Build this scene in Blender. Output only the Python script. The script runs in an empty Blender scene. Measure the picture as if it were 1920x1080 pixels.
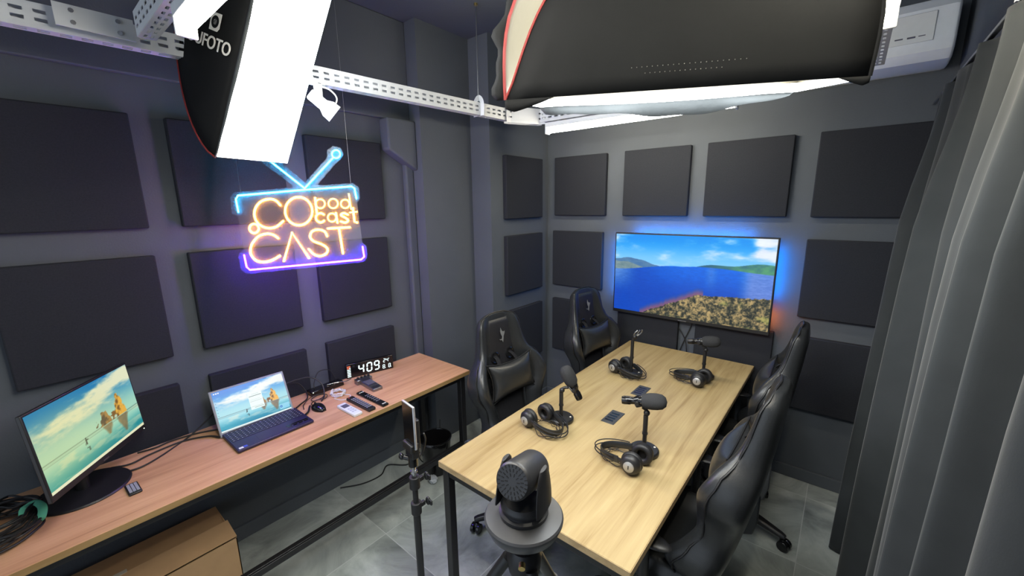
import bpy, bmesh, math, random
import numpy as np
from mathutils import Vector, Matrix
random.seed(7)
SC = bpy.context.scene
COL = SC.collection
PI = math.pi
R_ = math.radians

# ---------------------------------------------------------------- camera, world, exposure
cam_data = bpy.data.cameras.new('camera')
cam_data.sensor_width = 36.0
cam_data.lens = 14.264
cam_data.clip_start = 0.02
cam = bpy.data.objects.new('camera', cam_data)
COL.objects.link(cam)
yaw, pitch, roll = R_(39.605), R_(11.639), R_(-0.794)
fw = Vector((-math.sin(yaw) * math.cos(pitch), math.cos(yaw) * math.cos(pitch), -math.sin(pitch)))
rt0 = Vector((math.cos(yaw), math.sin(yaw), 0)); up0 = rt0.cross(fw)
rt = rt0 * math.cos(roll) + up0 * math.sin(roll)
upv = -rt0 * math.sin(roll) + up0 * math.cos(roll)
cm = Matrix((rt, upv, -fw)).transposed().to_4x4()
cm.translation = Vector((2.1856, -3.1773, 1.8951))
cam.matrix_world = cm
SC.camera = cam

world = bpy.data.worlds.new('world'); SC.world = world
world.use_nodes = True
world.node_tree.nodes['Background'].inputs[0].default_value = (0.74, 0.85, 1.0, 1)
world.node_tree.nodes['Background'].inputs[1].default_value = 1.3

SC.view_settings.view_transform = 'Standard'
SC.view_settings.look = 'None'
SC.view_settings.exposure = 0.0
SC.view_settings.gamma = 1.0
SC.view_settings.use_curve_mapping = False

SOFT_POWER = 19.0      # softbox diffusers
TUBE_POWER = 85.0      # fluorescent tubes
NEON_POWER = 1.0

# ---------------------------------------------------------------- helpers
def srgb(r, g, b):
    f = lambda c: (c / 255 / 12.92) if c / 255 <= 0.04045 else ((c / 255 + 0.055) / 1.055) ** 2.4
    return (f(r), f(g), f(b), 1.0)

def frame(origin, x, y=None, z=None):
    """matrix with given axes; two of them given, the third follows"""
    x = Vector(x).normalized() if x is not None else None
    if y is not None and x is not None:
        y = Vector(y); y = (y - x * y.dot(x)).normalized(); z = x.cross(y)
    elif z is not None and x is not None:
        z = Vector(z); z = (z - x * z.dot(x)).normalized(); y = z.cross(x)
    m = Matrix((x, y, z)).transposed().to_4x4(); m.translation = Vector(origin)
    return m

def zframe(origin, d, hint=(0, 0, 1)):
    d = Vector(d).normalized(); h = Vector(hint)
    if abs(d.dot(h)) > 0.98: h = Vector((1, 0, 0))
    x = h.cross(d).normalized(); y = d.cross(x)
    m = Matrix((x, y, d)).transposed().to_4x4(); m.translation = Vector(origin)
    return m

I4 = Matrix.Identity(4)
def TR(x, y, z, rz=0, ry=0, rx=0):
    return Matrix.Translation((x, y, z)) @ Matrix.Rotation(rz, 4, 'Z') @ Matrix.Rotation(ry, 4, 'Y') @ Matrix.Rotation(rx, 4, 'X')

class MB:
    def __init__(self):
        self.bm = bmesh.new(); self.mi = 0
    def add(self, verts, faces):
        vs = [self.bm.verts.new(v) for v in verts]
        for f in faces:
            try:
                fc = self.bm.faces.new([vs[i] for i in f]); fc.material_index = self.mi
            except ValueError: pass
        return self
    def box(self, c, s, m=I4):
        x, y, z = s[0] / 2, s[1] / 2, s[2] / 2
        v = [m @ Vector((c[0] + a * x, c[1] + b * y, c[2] + d * z)) for a in (-1, 1) for b in (-1, 1) for d in (-1, 1)]
        return self.add(v, [(0, 1, 3, 2), (4, 6, 7, 5), (0, 4, 5, 1), (2, 3, 7, 6), (0, 2, 6, 4), (1, 5, 7, 3)])
    def span(self, a, b):
        c = [(a[i] + b[i]) / 2 for i in range(3)]; s = [abs(b[i] - a[i]) for i in range(3)]
        return self.box(c, s)
    def rings(self, rings, closed=True, cap=True, loop=False):
        n = len(rings[0]); verts = [p for r in rings for p in r]; faces = []
        nr = len(rings)
        for i in range(nr if loop else nr - 1):
            j = (i + 1) % nr
            for k in range(n if closed else n - 1):
                l = (k + 1) % n
                faces.append((i * n + k, i * n + l, j * n + l, j * n + k))
        if cap and closed and not loop:
            faces.append(tuple(range(n - 1, -1, -1)))
            faces.append(tuple((nr - 1) * n + k for k in range(n)))
        return self.add(verts, faces)
    def cyl(self, p0, p1, r0, r1=None, n=20):
        r1 = r0 if r1 is None else r1
        p0, p1 = Vector(p0), Vector(p1); m = zframe((0, 0, 0), p1 - p0)
        ring = lambda p, r: [p + m @ Vector((r * math.cos(2 * PI * k / n), r * math.sin(2 * PI * k / n), 0)) for k in range(n)]
        return self.rings([ring(p0, r0), ring(p1, r1)])
    def lathe(self, prof, m=I4, n=32):
        rings = [[m @ Vector((r * math.cos(2 * PI * k / n), r * math.sin(2 * PI * k / n), z)) for k in range(n)] for r, z in prof]
        return self.rings(rings)
    def tube(self, pts, r, n=8, closed=False, flat=None):
        P = [Vector(p) for p in pts]; N = len(P); rings = []; prev = None
        for i in range(N):
            if closed: t = P[(i + 1) % N] - P[i - 1]
            else: t = P[min(i + 1, N - 1)] - P[max(i - 1, 0)]
            if t.length < 1e-9: t = Vector((0, 0, 1))
            t.normalize()
            if prev is None:
                h = Vector((0, 0, 1)) if abs(t.z) < 0.9 else Vector((1, 0, 0))
                x = h.cross(t).normalized()
            else:
                x = (prev - t * prev.dot(t))
                x = x.normalized() if x.length > 1e-6 else prev
            prev = x; y = t.cross(x)
            a, b = (r, r) if flat is None else flat
            rings.append([P[i] + x * a * math.cos(2 * PI * k / n) + y * b * math.sin(2 * PI * k / n) for k in range(n)])
        return self.rings(rings, cap=not closed, loop=closed)
    def prism(self, poly, m=I4, t=0.01):
        n = len(poly)
        v = [m @ Vector((p[0], p[1], 0)) for p in poly] + [m @ Vector((p[0], p[1], t)) for p in poly]
        f = [tuple(range(n - 1, -1, -1)), tuple(range(n, 2 * n))] + [(i, (i + 1) % n, n + (i + 1) % n, n + i) for i in range(n)]
        return self.add(v, f)
    def ell(self, c, rx, ry, rz, m=I4, n=20, k=12):
        c = Vector(c); rings = []
        for i in range(1, k):
            a = -PI / 2 + PI * i / k
            rings.append([m @ (c + Vector((rx * math.cos(a) * math.cos(2 * PI * j / n), ry * math.cos(a) * math.sin(2 * PI * j / n), rz * math.sin(a)))) for j in range(n)])
        return self.rings(rings)
    def torus(self, c, ax, R, r, n=32, k=10):
        m = zframe(c, ax)
        rings = []
        for i in range(n):
            a = 2 * PI * i / n; d = Vector((math.cos(a), math.sin(a), 0))
            rings.append([m @ (d * (R + r * math.cos(2 * PI * j / k)) + Vector((0, 0, r * math.sin(2 * PI * j / k)))) for j in range(k)])
        return self.rings(rings, loop=True)
    def grid(self, rows, closed=False):
        return self.rings(rows, closed=closed, cap=False)
    def build(self, name, mats, parent=None, bevel=0, sub=0, solid=0, ang=40, seg=2, smooth=True, matoff=0):
        bmesh.ops.recalc_face_normals(self.bm, faces=self.bm.faces[:])
        me = bpy.data.meshes.new(name); self.bm.to_mesh(me); self.bm.free()
        return finish(name, me, mats, parent, bevel, sub, solid, ang, seg, smooth, matoff)

def finish(name, me, mats, parent=None, bevel=0, sub=0, solid=0, ang=40, seg=2, smooth=True, matoff=0):
    for m in (mats if isinstance(mats, (list, tuple)) else [mats]): me.materials.append(m)
    if smooth and len(me.polygons):
        me.polygons.foreach_set('use_smooth', [True] * len(me.polygons))
        me.set_sharp_from_angle(angle=R_(ang))
    o = bpy.data.objects.new(name, me); COL.objects.link(o)
    if parent is not None: o.parent = parent
    if solid:
        md = o.modifiers.new('solid', 'SOLIDIFY'); md.thickness = solid; md.offset = -1; md.material_offset = matoff
    if bevel:
        md = o.modifiers.new('bevel', 'BEVEL'); md.width = bevel; md.segments = seg; md.limit_method = 'ANGLE'; md.angle_limit = R_(40)
    if sub:
        md = o.modifiers.new('sub', 'SUBSURF'); md.levels = sub; md.render_levels = sub
    return o

def tag(o, label, cat, group=None):
    o['label'] = label; o['category'] = cat
    if group: o['group'] = group
    return o
def thing(name, label, cat, m=I4, group=None):
    o = bpy.data.objects.new(name, None); COL.objects.link(o)
    o.empty_display_size = 0.05
    o.matrix_world = m if isinstance(m, Matrix) else Matrix.Translation(m)
    return tag(o, label, cat, group)
def struct(o):
    o['kind'] = 'structure'; return o
def children(o): return [c for c in bpy.data.objects if c.parent == o]
def copy_tree(o, parent=None):
    c = o.copy(); COL.objects.link(c); c.parent = parent
    for ch in children(o): copy_tree(ch, c)
    return c
def dup(root, m, label, group=None):
    c = copy_tree(root); c.matrix_world = m; c['label'] = label
    if group: c['group'] = group
    return c

def text_mesh(name, s, size, m, mat, parent=None, depth=0.0008, align='CENTER', bold=0.0):
    cu = bpy.data.curves.new(name, 'FONT'); cu.body = s; cu.size = size; cu.extrude = depth; cu.align_x = align; cu.align_y = 'CENTER'; cu.offset = bold
    tmp = bpy.data.objects.new(name, cu); COL.objects.link(tmp)
    dg = bpy.context.evaluated_depsgraph_get()
    me = bpy.data.meshes.new_from_object(tmp.evaluated_get(dg))
    bpy.data.objects.remove(tmp); bpy.data.curves.remove(cu)
    me.name = name; me.transform(m)
    me.materials.clear()
    return finish(name, me, mat, parent, smooth=False)

def spline(pts, n=8, closed=False):
    P = [Vector(p) for p in pts]; N = len(P); out = []
    for i in range(N if closed else N - 1):
        p1, p2 = P[i], P[(i + 1) % N]
        p0 = P[i - 1] if (closed or i > 0) else p1 * 2 - p2
        p3 = P[(i + 2) % N] if (closed or i + 2 < N) else p2 * 2 - p1
        for k in range(n):
            t = k / n
            out.append(0.5 * ((2 * p1) + (p2 - p0) * t + (2 * p0 - 5 * p1 + 4 * p2 - p3) * t * t + (3 * p1 - p0 - 3 * p2 + p3) * t ** 3))
    if not closed: out.append(P[-1])
    return out

# ---------------------------------------------------------------- materials
def newmat(name):
    m = bpy.data.materials.new(name); m.use_nodes = True
    nt = m.node_tree; return m, nt, nt.nodes['Principled BSDF']
def mat(name, col, rough=0.5, metal=0.0, noise=0.0, nscale=40, bump=0.0, bscale=200, spec=0.5, sheen=0.0, coat=0.0):
    m, nt, b = newmat(name)
    c = col if len(col) == 4 else (*col, 1)
    b.inputs['Base Color'].default_value = c
    b.inputs['Roughness'].default_value = rough; b.inputs['Metallic'].default_value = metal
    b.inputs['Specular IOR Level'].default_value = spec
    if sheen: b.inputs['Sheen Weight'].default_value = sheen; b.inputs['Sheen Roughness'].default_value = 0.4
    if coat: b.inputs['Coat Weight'].default_value = coat; b.inputs['Coat Roughness'].default_value = 0.15
    tc = nt.nodes.new('ShaderNodeTexCoord')
    n = nt.nodes.new('ShaderNodeTexNoise'); n.inputs['Scale'].default_value = nscale; n.inputs['Detail'].default_value = 4
    nt.links.new(tc.outputs['Object'], n.inputs['Vector'])
    amt = noise if noise else 0.04
    mx = nt.nodes.new('ShaderNodeMix'); mx.data_type = 'RGBA'
    mx.inputs['A'].default_value = tuple(max(0, x * (1 - amt)) for x in c[:3]) + (1,)
    mx.inputs['B'].default_value = tuple(min(1, x * (1 + amt)) for x in c[:3]) + (1,)
    nt.links.new(n.outputs['Fac'], mx.inputs['Factor']); nt.links.new(mx.outputs['Result'], b.inputs['Base Color'])
    if bump:
        n2 = nt.nodes.new('ShaderNodeTexNoise'); n2.inputs['Scale'].default_value = bscale; n2.inputs['Detail'].default_value = 3
        nt.links.new(tc.outputs['Object'], n2.inputs['Vector'])
        bp = nt.nodes.new('ShaderNodeBump'); bp.inputs['Strength'].default_value = bump; bp.inputs['Distance'].default_value = 0.004
        nt.links.new(n2.outputs['Fac'], bp.inputs['Height']); nt.links.new(bp.outputs['Normal'], b.inputs['Normal'])
    return m
def emit(name, col, power):
    m = bpy.data.materials.new(name); m.use_nodes = True; nt = m.node_tree
    nt.nodes.remove(nt.nodes['Principled BSDF'])
    e = nt.nodes.new('ShaderNodeEmission'); e.inputs[0].default_value = (*col[:3], 1); e.inputs[1].default_value = power
    nt.links.new(e.outputs[0], nt.nodes['Material Output'].inputs[0]); return m
def screen_mat(name, power):
    m = bpy.data.materials.new(name); m.use_nodes = True; nt = m.node_tree
    b = nt.nodes['Principled BSDF']
    b.inputs['Base Color'].default_value = (0.01, 0.01, 0.012, 1); b.inputs['Roughness'].default_value = 0.25
    b.inputs['Specular IOR Level'].default_value = 0.3
    a = nt.nodes.new('ShaderNodeVertexColor'); a.layer_name = 'picture'
    nt.links.new(a.outputs['Color'], b.inputs['Emission Color']); b.inputs['Emission Strength'].default_value = power
    return m
def wood(name, dark, mid, light, along='Y', fine=1.0):
    m, nt, b = newmat(name)
    tc = nt.nodes.new('ShaderNodeTexCoord'); mp = nt.nodes.new('ShaderNodeMapping')
    sc = {'Y': (9, 0.7, 9), 'X': (0.7, 9, 9)}[along]
    mp.inputs['Scale'].default_value = sc
    nt.links.new(tc.outputs['Object'], mp.inputs['Vector'])
    n1 = nt.nodes.new('ShaderNodeTexNoise'); n1.inputs['Scale'].default_value = 1.6; n1.inputs['Detail'].default_value = 5; n1.inputs['Distortion'].default_value = 1.2
    nt.links.new(mp.outputs[0], n1.inputs['Vector'])
    mp2 = nt.nodes.new('ShaderNodeMapping'); mp2.inputs['Scale'].default_value = tuple(v * (9 if v > 1 else 3) for v in sc)
    nt.links.new(tc.outputs['Object'], mp2.inputs['Vector'])
    n2 = nt.nodes.new('ShaderNodeTexNoise'); n2.inputs['Scale'].default_value = 2.0; n2.inputs['Detail'].default_value = 3
    nt.links.new(mp2.outputs[0], n2.inputs['Vector'])
    ad = nt.nodes.new('ShaderNodeMath'); ad.operation = 'MULTIPLY_ADD'; ad.inputs[1].default_value = 0.35 * fine
    nt.links.new(n2.outputs['Fac'], ad.inputs[0]); nt.links.new(n1.outputs['Fac'], ad.inputs[2])
    r = nt.nodes.new('ShaderNodeValToRGB'); e = r.color_ramp.elements
    e[0].position = 0.42; e[0].color = dark; e[1].position = 0.92; e[1].color = light
    k = e.new(0.62); k.color = mid
    nt.links.new(ad.outputs[0], r.inputs[0]); nt.links.new(r.outputs[0], b.inputs['Base Color'])
    b.inputs['Roughness'].default_value = 0.42; b.inputs['Specular IOR Level'].default_value = 0.35
    return m
def floor_material():
    m, nt, b = newmat('cement_floor_tiles')
    tc = nt.nodes.new('ShaderNodeTexCoord'); sx = nt.nodes.new('ShaderNodeSeparateXYZ')
    nt.links.new(tc.outputs['Object'], sx.inputs[0])
    def line(out, off):
        a = nt.nodes.new('ShaderNodeMath'); a.operation = 'ADD'; a.inputs[1].default_value = -off + 63.0
        nt.links.new(out, a.inputs[0])
        f = nt.nodes.new('ShaderNodeMath'); f.operation = 'PINGPONG'; f.inputs[1].default_value = 0.315
        nt.links.new(a.outputs[0], f.inputs[0])
        l = nt.nodes.new('ShaderNodeMath'); l.operation = 'LESS_THAN'; l.inputs[1].default_value = 0.0022
        nt.links.new(f.outputs[0], l.inputs[0]); 
        d = nt.nodes.new('ShaderNodeMath'); d.operation = 'DIVIDE'; d.inputs[1].default_value = 0.63
        nt.links.new(a.outputs[0], d.inputs[0])
        g = nt.nodes.new('ShaderNodeMath'); g.operation = 'FLOOR'; nt.links.new(d.outputs[0], g.inputs[0])
        return l.outputs[0], g.outputs[0]
    lx, ix = line(sx.outputs[0], 0.285); ly, iy = line(sx.outputs[1], -2.08)
    mxx = nt.nodes.new('ShaderNodeMath'); mxx.operation = 'MAXIMUM'; nt.links.new(lx, mxx.inputs[0]); nt.links.new(ly, mxx.inputs[1])
    cb = nt.nodes.new('ShaderNodeCombineXYZ'); nt.links.new(ix, cb.inputs[0]); nt.links.new(iy, cb.inputs[1])
    wn = nt.nodes.new('ShaderNodeTexWhiteNoise'); nt.links.new(cb.outputs[0], wn.inputs['Vector'])
    va = nt.nodes.new('ShaderNodeVectorMath'); va.operation = 'MULTIPLY_ADD'; va.inputs[1].default_value = (9, 9, 9)
    nt.links.new(wn.outputs['Color'], va.inputs[0]); nt.links.new(tc.outputs['Object'], va.inputs[2])
    n = nt.nodes.new('ShaderNodeTexNoise'); n.inputs['Scale'].default_value = 2.6; n.inputs['Detail'].default_value = 8; n.inputs['Roughness'].default_value = 0.62; n.inputs['Distortion'].default_value = 1.0
    nt.links.new(va.outputs[0], n.inputs['Vector'])
    r = nt.nodes.new('ShaderNodeValToRGB'); e = r.color_ramp.elements
    e[0].position = 0.3; e[0].color = (0.17, 0.19, 0.18, 1); e[1].position = 0.72; e[1].color = (0.54, 0.585, 0.55, 1)
    nt.links.new(n.outputs['Fac'], r.inputs[0])
    mx = nt.nodes.new('ShaderNodeMix'); mx.data_type = 'RGBA'; mx.inputs['B'].default_value = (0.50, 0.53, 0.51, 1)
    nt.links.new(mxx.outputs[0], mx.inputs['Factor']); nt.links.new(r.outputs[0], mx.inputs['A'])
    nt.links.new(mx.outputs['Result'], b.inputs['Base Color']); b.inputs['Roughness'].default_value = 0.45
    return m

M = {}
M['wall'] = mat('charcoal_wall_paint', (0.092, 0.103, 0.118), 0.85, noise=0.12, nscale=3, bump=0.25, bscale=120, spec=0.2)
M['ceiling'] = mat('dark_ceiling_paint', (0.085, 0.095, 0.115), 0.9, noise=0.1, nscale=2, bump=0.2, bscale=80, spec=0.2)
M['foam'] = mat('charcoal_foam', (0.027, 0.029, 0.035), 0.95, noise=0.25, nscale=150, bump=0.5, bscale=420, spec=0.15)
M['floor'] = floor_material()
M['desk_wood'] = wood('desk_laminate', (0.40, 0.20, 0.10, 1), (0.55, 0.30, 0.16, 1), (0.66, 0.38, 0.215, 1))
M['desk_edge'] = wood('desk_edge_band', (0.28, 0.17, 0.065, 1), (0.34, 0.21, 0.085, 1), (0.40, 0.26, 0.11, 1))
M['table_wood'] = wood('table_laminate', (0.29, 0.195, 0.08, 1), (0.415, 0.305, 0.145, 1), (0.50, 0.385, 0.195, 1))
M['table_edge'] = wood('table_edge_band', (0.36, 0.25, 0.12, 1), (0.46, 0.33, 0.17, 1), (0.54, 0.40, 0.22, 1))
M['black_steel'] = mat('black_powder_coat', (0.012, 0.012, 0.013), 0.4, spec=0.5)
M['leather'] = mat('black_leatherette', (0.019, 0.0205, 0.022), 0.34, noise=0.15, nscale=30, bump=0.12, bscale=260, spec=0.5)
M['leather_dk'] = mat('black_leatherette_inset', (0.012, 0.012, 0.015), 0.5, noise=0.15, nscale=30, bump=0.12, bscale=260)
M['mesh_fab'] = mat('black_woven_fabric', (0.014, 0.014, 0.016), 0.9, noise=0.3, nscale=300, bump=0.4, bscale=500, spec=0.2)
M['piping'] = mat('black_piping', (0.006, 0.006, 0.007), 0.5)
M['plastic'] = mat('black_plastic', (0.013, 0.013, 0.014), 0.42)
M['plastic_gl'] = mat('glossy_black_plastic', (0.008, 0.008, 0.009), 0.14)
M['grey_plastic'] = mat('dark_grey_plastic', (0.05, 0.053, 0.056), 0.45)
M['emblem'] = mat('grey_stitched_emblem', (0.16, 0.165, 0.17), 0.5)
M['rubber'] = mat('black_rubber', (0.01, 0.01, 0.01), 0.8)
M['chrome'] = mat('bright_metal', (0.62, 0.63, 0.65), 0.22, 1.0)
M['alu'] = mat('brushed_grey_metal', (0.30, 0.31, 0.33), 0.35, 1.0)
M['galv'] = mat('galvanised_white_steel', (0.60, 0.62, 0.64), 0.5, 0.0, noise=0.1, nscale=12, spec=0.5)
M['white'] = mat('white_plastic', (0.72, 0.74, 0.75), 0.4)
M['ac_white'] = mat('white_air_conditioner_plastic', (0.86, 0.90, 0.94), 0.4)
M['offwhite'] = mat('off_white_shade', (0.45, 0.46, 0.47), 0.4)
M['soft_black'] = mat('black_softbox_nylon', (0.010, 0.0105, 0.011), 0.75, noise=0.2, nscale=8, bump=0.2, bscale=30, spec=0.06)
M['soft_lining'] = mat('cream_reflective_lining', (0.10, 0.085, 0.055), 0.5, noise=0.12, nscale=12, bump=0.3, bscale=25)
M['red'] = mat('red_piping', (0.16, 0.010, 0.009), 0.7)
M['lip'] = mat('grey_fabric_hem', (0.05, 0.056, 0.058), 0.8, noise=0.2, nscale=20, bump=0.3, bscale=60)
M['curtain'] = mat('charcoal_velvet', (0.030, 0.034, 0.036), 0.85, noise=0.18, nscale=10, bump=0.05, bscale=400, spec=0.15, sheen=0.15)
M['cardboard'] = mat('brown_cardboard', (0.50, 0.31, 0.155), 0.85, noise=0.12, nscale=14)
M['cardboard_in'] = mat('cardboard_inside', (0.20, 0.115, 0.05), 0.9)
M['tape'] = mat('torn_packing_tape', (0.5, 0.46, 0.38), 0.5)
M['ptz'] = mat('graphite_camera_plastic', (0.022, 0.022, 0.024), 0.42)
M['ptz_disc'] = mat('graphite_base_plastic', (0.045, 0.046, 0.05), 0.42)
M['silver'] = mat('silver_cap', (0.42, 0.41, 0.39), 0.35, 0.5)
M['foam_mic'] = mat('dark_grey_mic_foam', (0.045, 0.046, 0.048), 0.95, noise=0.3, nscale=400, bump=0.6, bscale=700, spec=0.1)
M['cushion'] = mat('black_ear_cushion', (0.014, 0.014, 0.015), 0.5)
M['cable'] = mat('black_cable', (0.012, 0.012, 0.013), 0.5)
M['white_cable'] = mat('white_cable', (0.75, 0.75, 0.76), 0.5)
M['green'] = mat('green_velcro', (0.10, 0.42, 0.26), 0.8)
M['lap_deck'] = mat('navy_laptop_metal', (0.035, 0.028, 0.075), 0.4, 0.3)
M['lap_grey'] = mat('grey_laptop_bezel', (0.26, 0.28, 0.29), 0.45)
M['key'] = mat('dark_keycaps', (0.03, 0.026, 0.055), 0.45)
M['keymark'] = mat('pale_key_legend', (0.55, 0.53, 0.62), 0.5)
M['button'] = mat('grey_remote_buttons', (0.30, 0.31, 0.36), 0.5)
M['redbutton'] = mat('red_button', (0.6, 0.06, 0.05), 0.5)
M['lcd'] = mat('grey_display', (0.10, 0.10, 0.13), 0.3)
M['clockbody'] = mat('black_clock_face', (0.006, 0.006, 0.007), 0.12)
M['bag'] = mat('clear_crumpled_bag', (0.5, 0.52, 0.54), 0.2, noise=0.3, nscale=60, bump=0.8, bscale=60)
M['phone_screen'] = mat('copper_phone_back', (0.62, 0.36, 0.24), 0.3)
M['phone_side'] = mat('silver_phone_frame', (0.55, 0.56, 0.60), 0.3, 0.6)
M['brass'] = mat('brass_screw', (0.6, 0.45, 0.18), 0.35, 1.0)
M['dot'] = mat('pale_print', (0.7, 0.68, 0.62), 0.6); M['pinhole_light'] = mat('grey_pinhole_light', (0.10, 0.10, 0.09), 0.7)  # the second grey is painted for light leaking through the softbox seams
M['e_soft'] = emit('softbox_diffuser_glow', (0.93, 0.98, 1.0), SOFT_POWER)
M['e_tube'] = emit('fluorescent_tube_glow', (1.0, 0.91, 0.72), TUBE_POWER)
M['e_tube_near'] = emit('bright_fluorescent_tube_glow', (1.0, 0.95, 0.84), TUBE_POWER * 1.65)
M['e_letter'] = emit('warm_neon', (36.0, 13.0, 0.95), NEON_POWER)
M['e_cyan'] = emit('cyan_neon', (0.9, 26.0, 55.0), NEON_POWER)
M['e_blue'] = emit('blue_neon', (10.0, 1.2, 270.0), NEON_POWER)
M['e_ledblue'] = emit('blue_led_strip', (0.02, 0.26, 1.0), 130.0)
M['e_ledviolet'] = emit('violet_led_strip', (0.18, 0.22, 1.0), 3.5)
M['e_ledorange'] = emit('orange_led_strip', (1.0, 0.25, 0.06), 55.0)
M['e_digit'] = emit('white_clock_digits', (0.82, 1.0, 1.0), 1.6)
M['e_red'] = emit('red_clock_bar', (1.0, 0.22, 0.12), 1.2)
M['e_led'] = emit('small_status_light', (0.9, 1.0, 0.8), 3.0)
M['tv'] = screen_mat('television_picture', 1.12)
M['mon'] = screen_mat('monitor_picture', 0.9)
M['lap'] = screen_mat('laptop_picture', 1.0)
def acrylic(fac):
    m = bpy.data.materials.new('clear_acrylic'); m.use_nodes = True; nt = m.node_tree
    nt.nodes.remove(nt.nodes['Principled BSDF'])
    t = nt.nodes.new('ShaderNodeBsdfTransparent'); t.inputs[0].default_value = (0.93, 0.95, 0.97, 1)
    d = nt.nodes.new('ShaderNodeBsdfDiffuse'); d.inputs[0].default_value = (0.9, 0.9, 0.9, 1)
    g = nt.nodes.new('ShaderNodeBsdfGlossy'); g.inputs['Roughness'].default_value = 0.12
    m1 = nt.nodes.new('ShaderNodeMixShader'); m1.inputs[0].default_value = fac
    m2 = nt.nodes.new('ShaderNodeMixShader'); m2.inputs[0].default_value = 0.005
    nt.links.new(t.outputs[0], m1.inputs[1]); nt.links.new(d.outputs[0], m1.inputs[2])
    nt.links.new(m1.outputs[0], m2.inputs[1]); nt.links.new(g.outputs[0], m2.inputs[2])
    nt.links.new(m2.outputs[0], nt.nodes['Material Output'].inputs[0]); return m
M['acrylic'] = acrylic(0.034); M['acrylic_thin'] = acrylic(0.034)

# ---------------------------------------------------------------- room shell
FZ = 0.0
CZ = 3.115
YB = -5.2     # open end behind the camera, left unwalled so world light fills the room
XR = 2.78     # wall behind the curtain
b = MB(); b.span((-0.45, YB, -0.1), (XR + .1, 0.1, 0)); struct(b.build('floor', M['floor']))
b = MB(); b.span((-0.45, YB, CZ), (XR + .1, 0.1, CZ + .1)); struct(b.build('ceiling', M['ceiling']))
b = MB(); b.span((-0.0, 0, 0), (XR + .1, 0.1, CZ)); struct(b.build('wall_back', M['wall']))
b = MB()
# left wall with its two outward steps towards the back corner
b.span((-0.45, YB, 0), (-0.35, -1.27, CZ)); struct(b.build('wall_left', M['wall']))
b = MB(); b.span((-0.45, -1.27, 0), (-0.20, -0.78, CZ)); struct(b.build('wall_side', M['wall']))
b = MB(); b.span((-0.45, -0.78, 0), (0.0, 0.1, CZ)); struct(b.build('wall_corner', M['wall']))
b = MB(); b.span((XR, YB, 0), (XR + .1, 0, CZ)); struct(b.build('wall_right', M['wall']))
b = MB(); b.span((2.52, YB, 2.43), (XR, 0, CZ)); struct(b.build('trim_1', M['wall']))          # header above the curtain rail
b = MB(); b.span((-0.35, YB, 2.475), (-0.315, -1.27, CZ)); struct(b.build('trim_2', M['wall'], bevel=.006))   # ledge high on the left wall
b = MB()
b.prism([(-1.50, 2.475), (-1.27, 2.475), (-1.27, 2.14), (-1.50, 2.27)], frame((-0.35, 0, 0), (0, 1, 0), (0, 0, 1)), 0.10)
struct(b.build('trim_3', M['wall'], bevel=.012))
b = MB(); b.span((-0.35, -1.34, 0), (-0.30, -1.27, 2.2)); struct(b.build('trim_4', M['wall'], bevel=.012))    # boxed pipe in the corner
b = MB(); b.span((0.0, -0.018, 0), (XR, 0, 0.085)); struct(b.build('baseboard_back', M['wall'], bevel=.003))
b = MB(); b.span((-0.35, YB, 0), (-0.332, -1.27, 0.085)); struct(b.build('baseboard_left', M['wall'], bevel=.003))
b = MB(); b.span((0, -0.78, 0), (0.018, -0.018, 0.085)); struct(b.build('baseboard_side', M['wall'], bevel=.003))

# ---------------------------------------------------------------- foam panels
def foam(m, label, group, w=0.5, h=0.5, t=0.04):
    b = MB(); b.box((0, 0, t / 2), (w, h, t))
    o = b.build('acoustic_panel', M['foam'], bevel=0.006)
    o.matrix_world = m; return tag(o, label, 'acoustic panel', group)
def back_panel(x, z, label): return foam(frame((x + .25, 0, z + .25), (1, 0, 0), (0, 0, 1)), label, 'foam panels on the back wall')
cx_ = [0.1, 0.75, 1.37, 1.99]
rz_ = [1.618 + .175, 0.98 + .175, 0.35 + .175]
back_panel(.10, rz_[0], 'dark foam square on the television wall, top row, beside the room corner')
back_panel(.755, rz_[0], 'dark foam square on the television wall just above the left half of the television')
back_panel(1.365, rz_[0], 'dark foam square on the television wall just above the right half of the television')
back_panel(1.99, rz_[0], 'dark foam square on the television wall, top row, partly covered by the curtain')
back_panel(.085, rz_[1], 'dark foam square on the television wall between the room corner and the television')
back_panel(1.99, rz_[1], 'dark foam square on the television wall between the television and the curtain')
back_panel(.085, rz_[2], 'dark foam square low in the room corner behind the far left gaming chair')
back_panel(.75, rz_[2], 'dark foam square under the left half of the television behind the table')
back_panel(1.375, rz_[2], 'dark foam square under the right half of the television behind the table')
back_panel(1.99, rz_[2], 'dark foam square low on the television wall beside the far right gaming chair')
def side_panel(y, z, label): return foam(frame((0, y + .25, z + .25), (0, 1, 0), (0, 0, 1)), label, 'foam panels beside the room corner')
side_panel(-.634, 1.604 + .175, 'dark foam square left of the room corner, topmost of the column of three')
side_panel(-.634, .966 + .175, 'dark foam square left of the room corner, middle of the column of three')
side_panel(-.634, .328 + .175, 'dark foam square left of the room corner, lowest of three, behind the gaming chairs')
def left_panel(y, z, label): return foam(frame((-.35, y + .25, z + .25), (0, 1, 0), (0, 0, 1)), label, 'foam panels on the desk wall')
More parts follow.
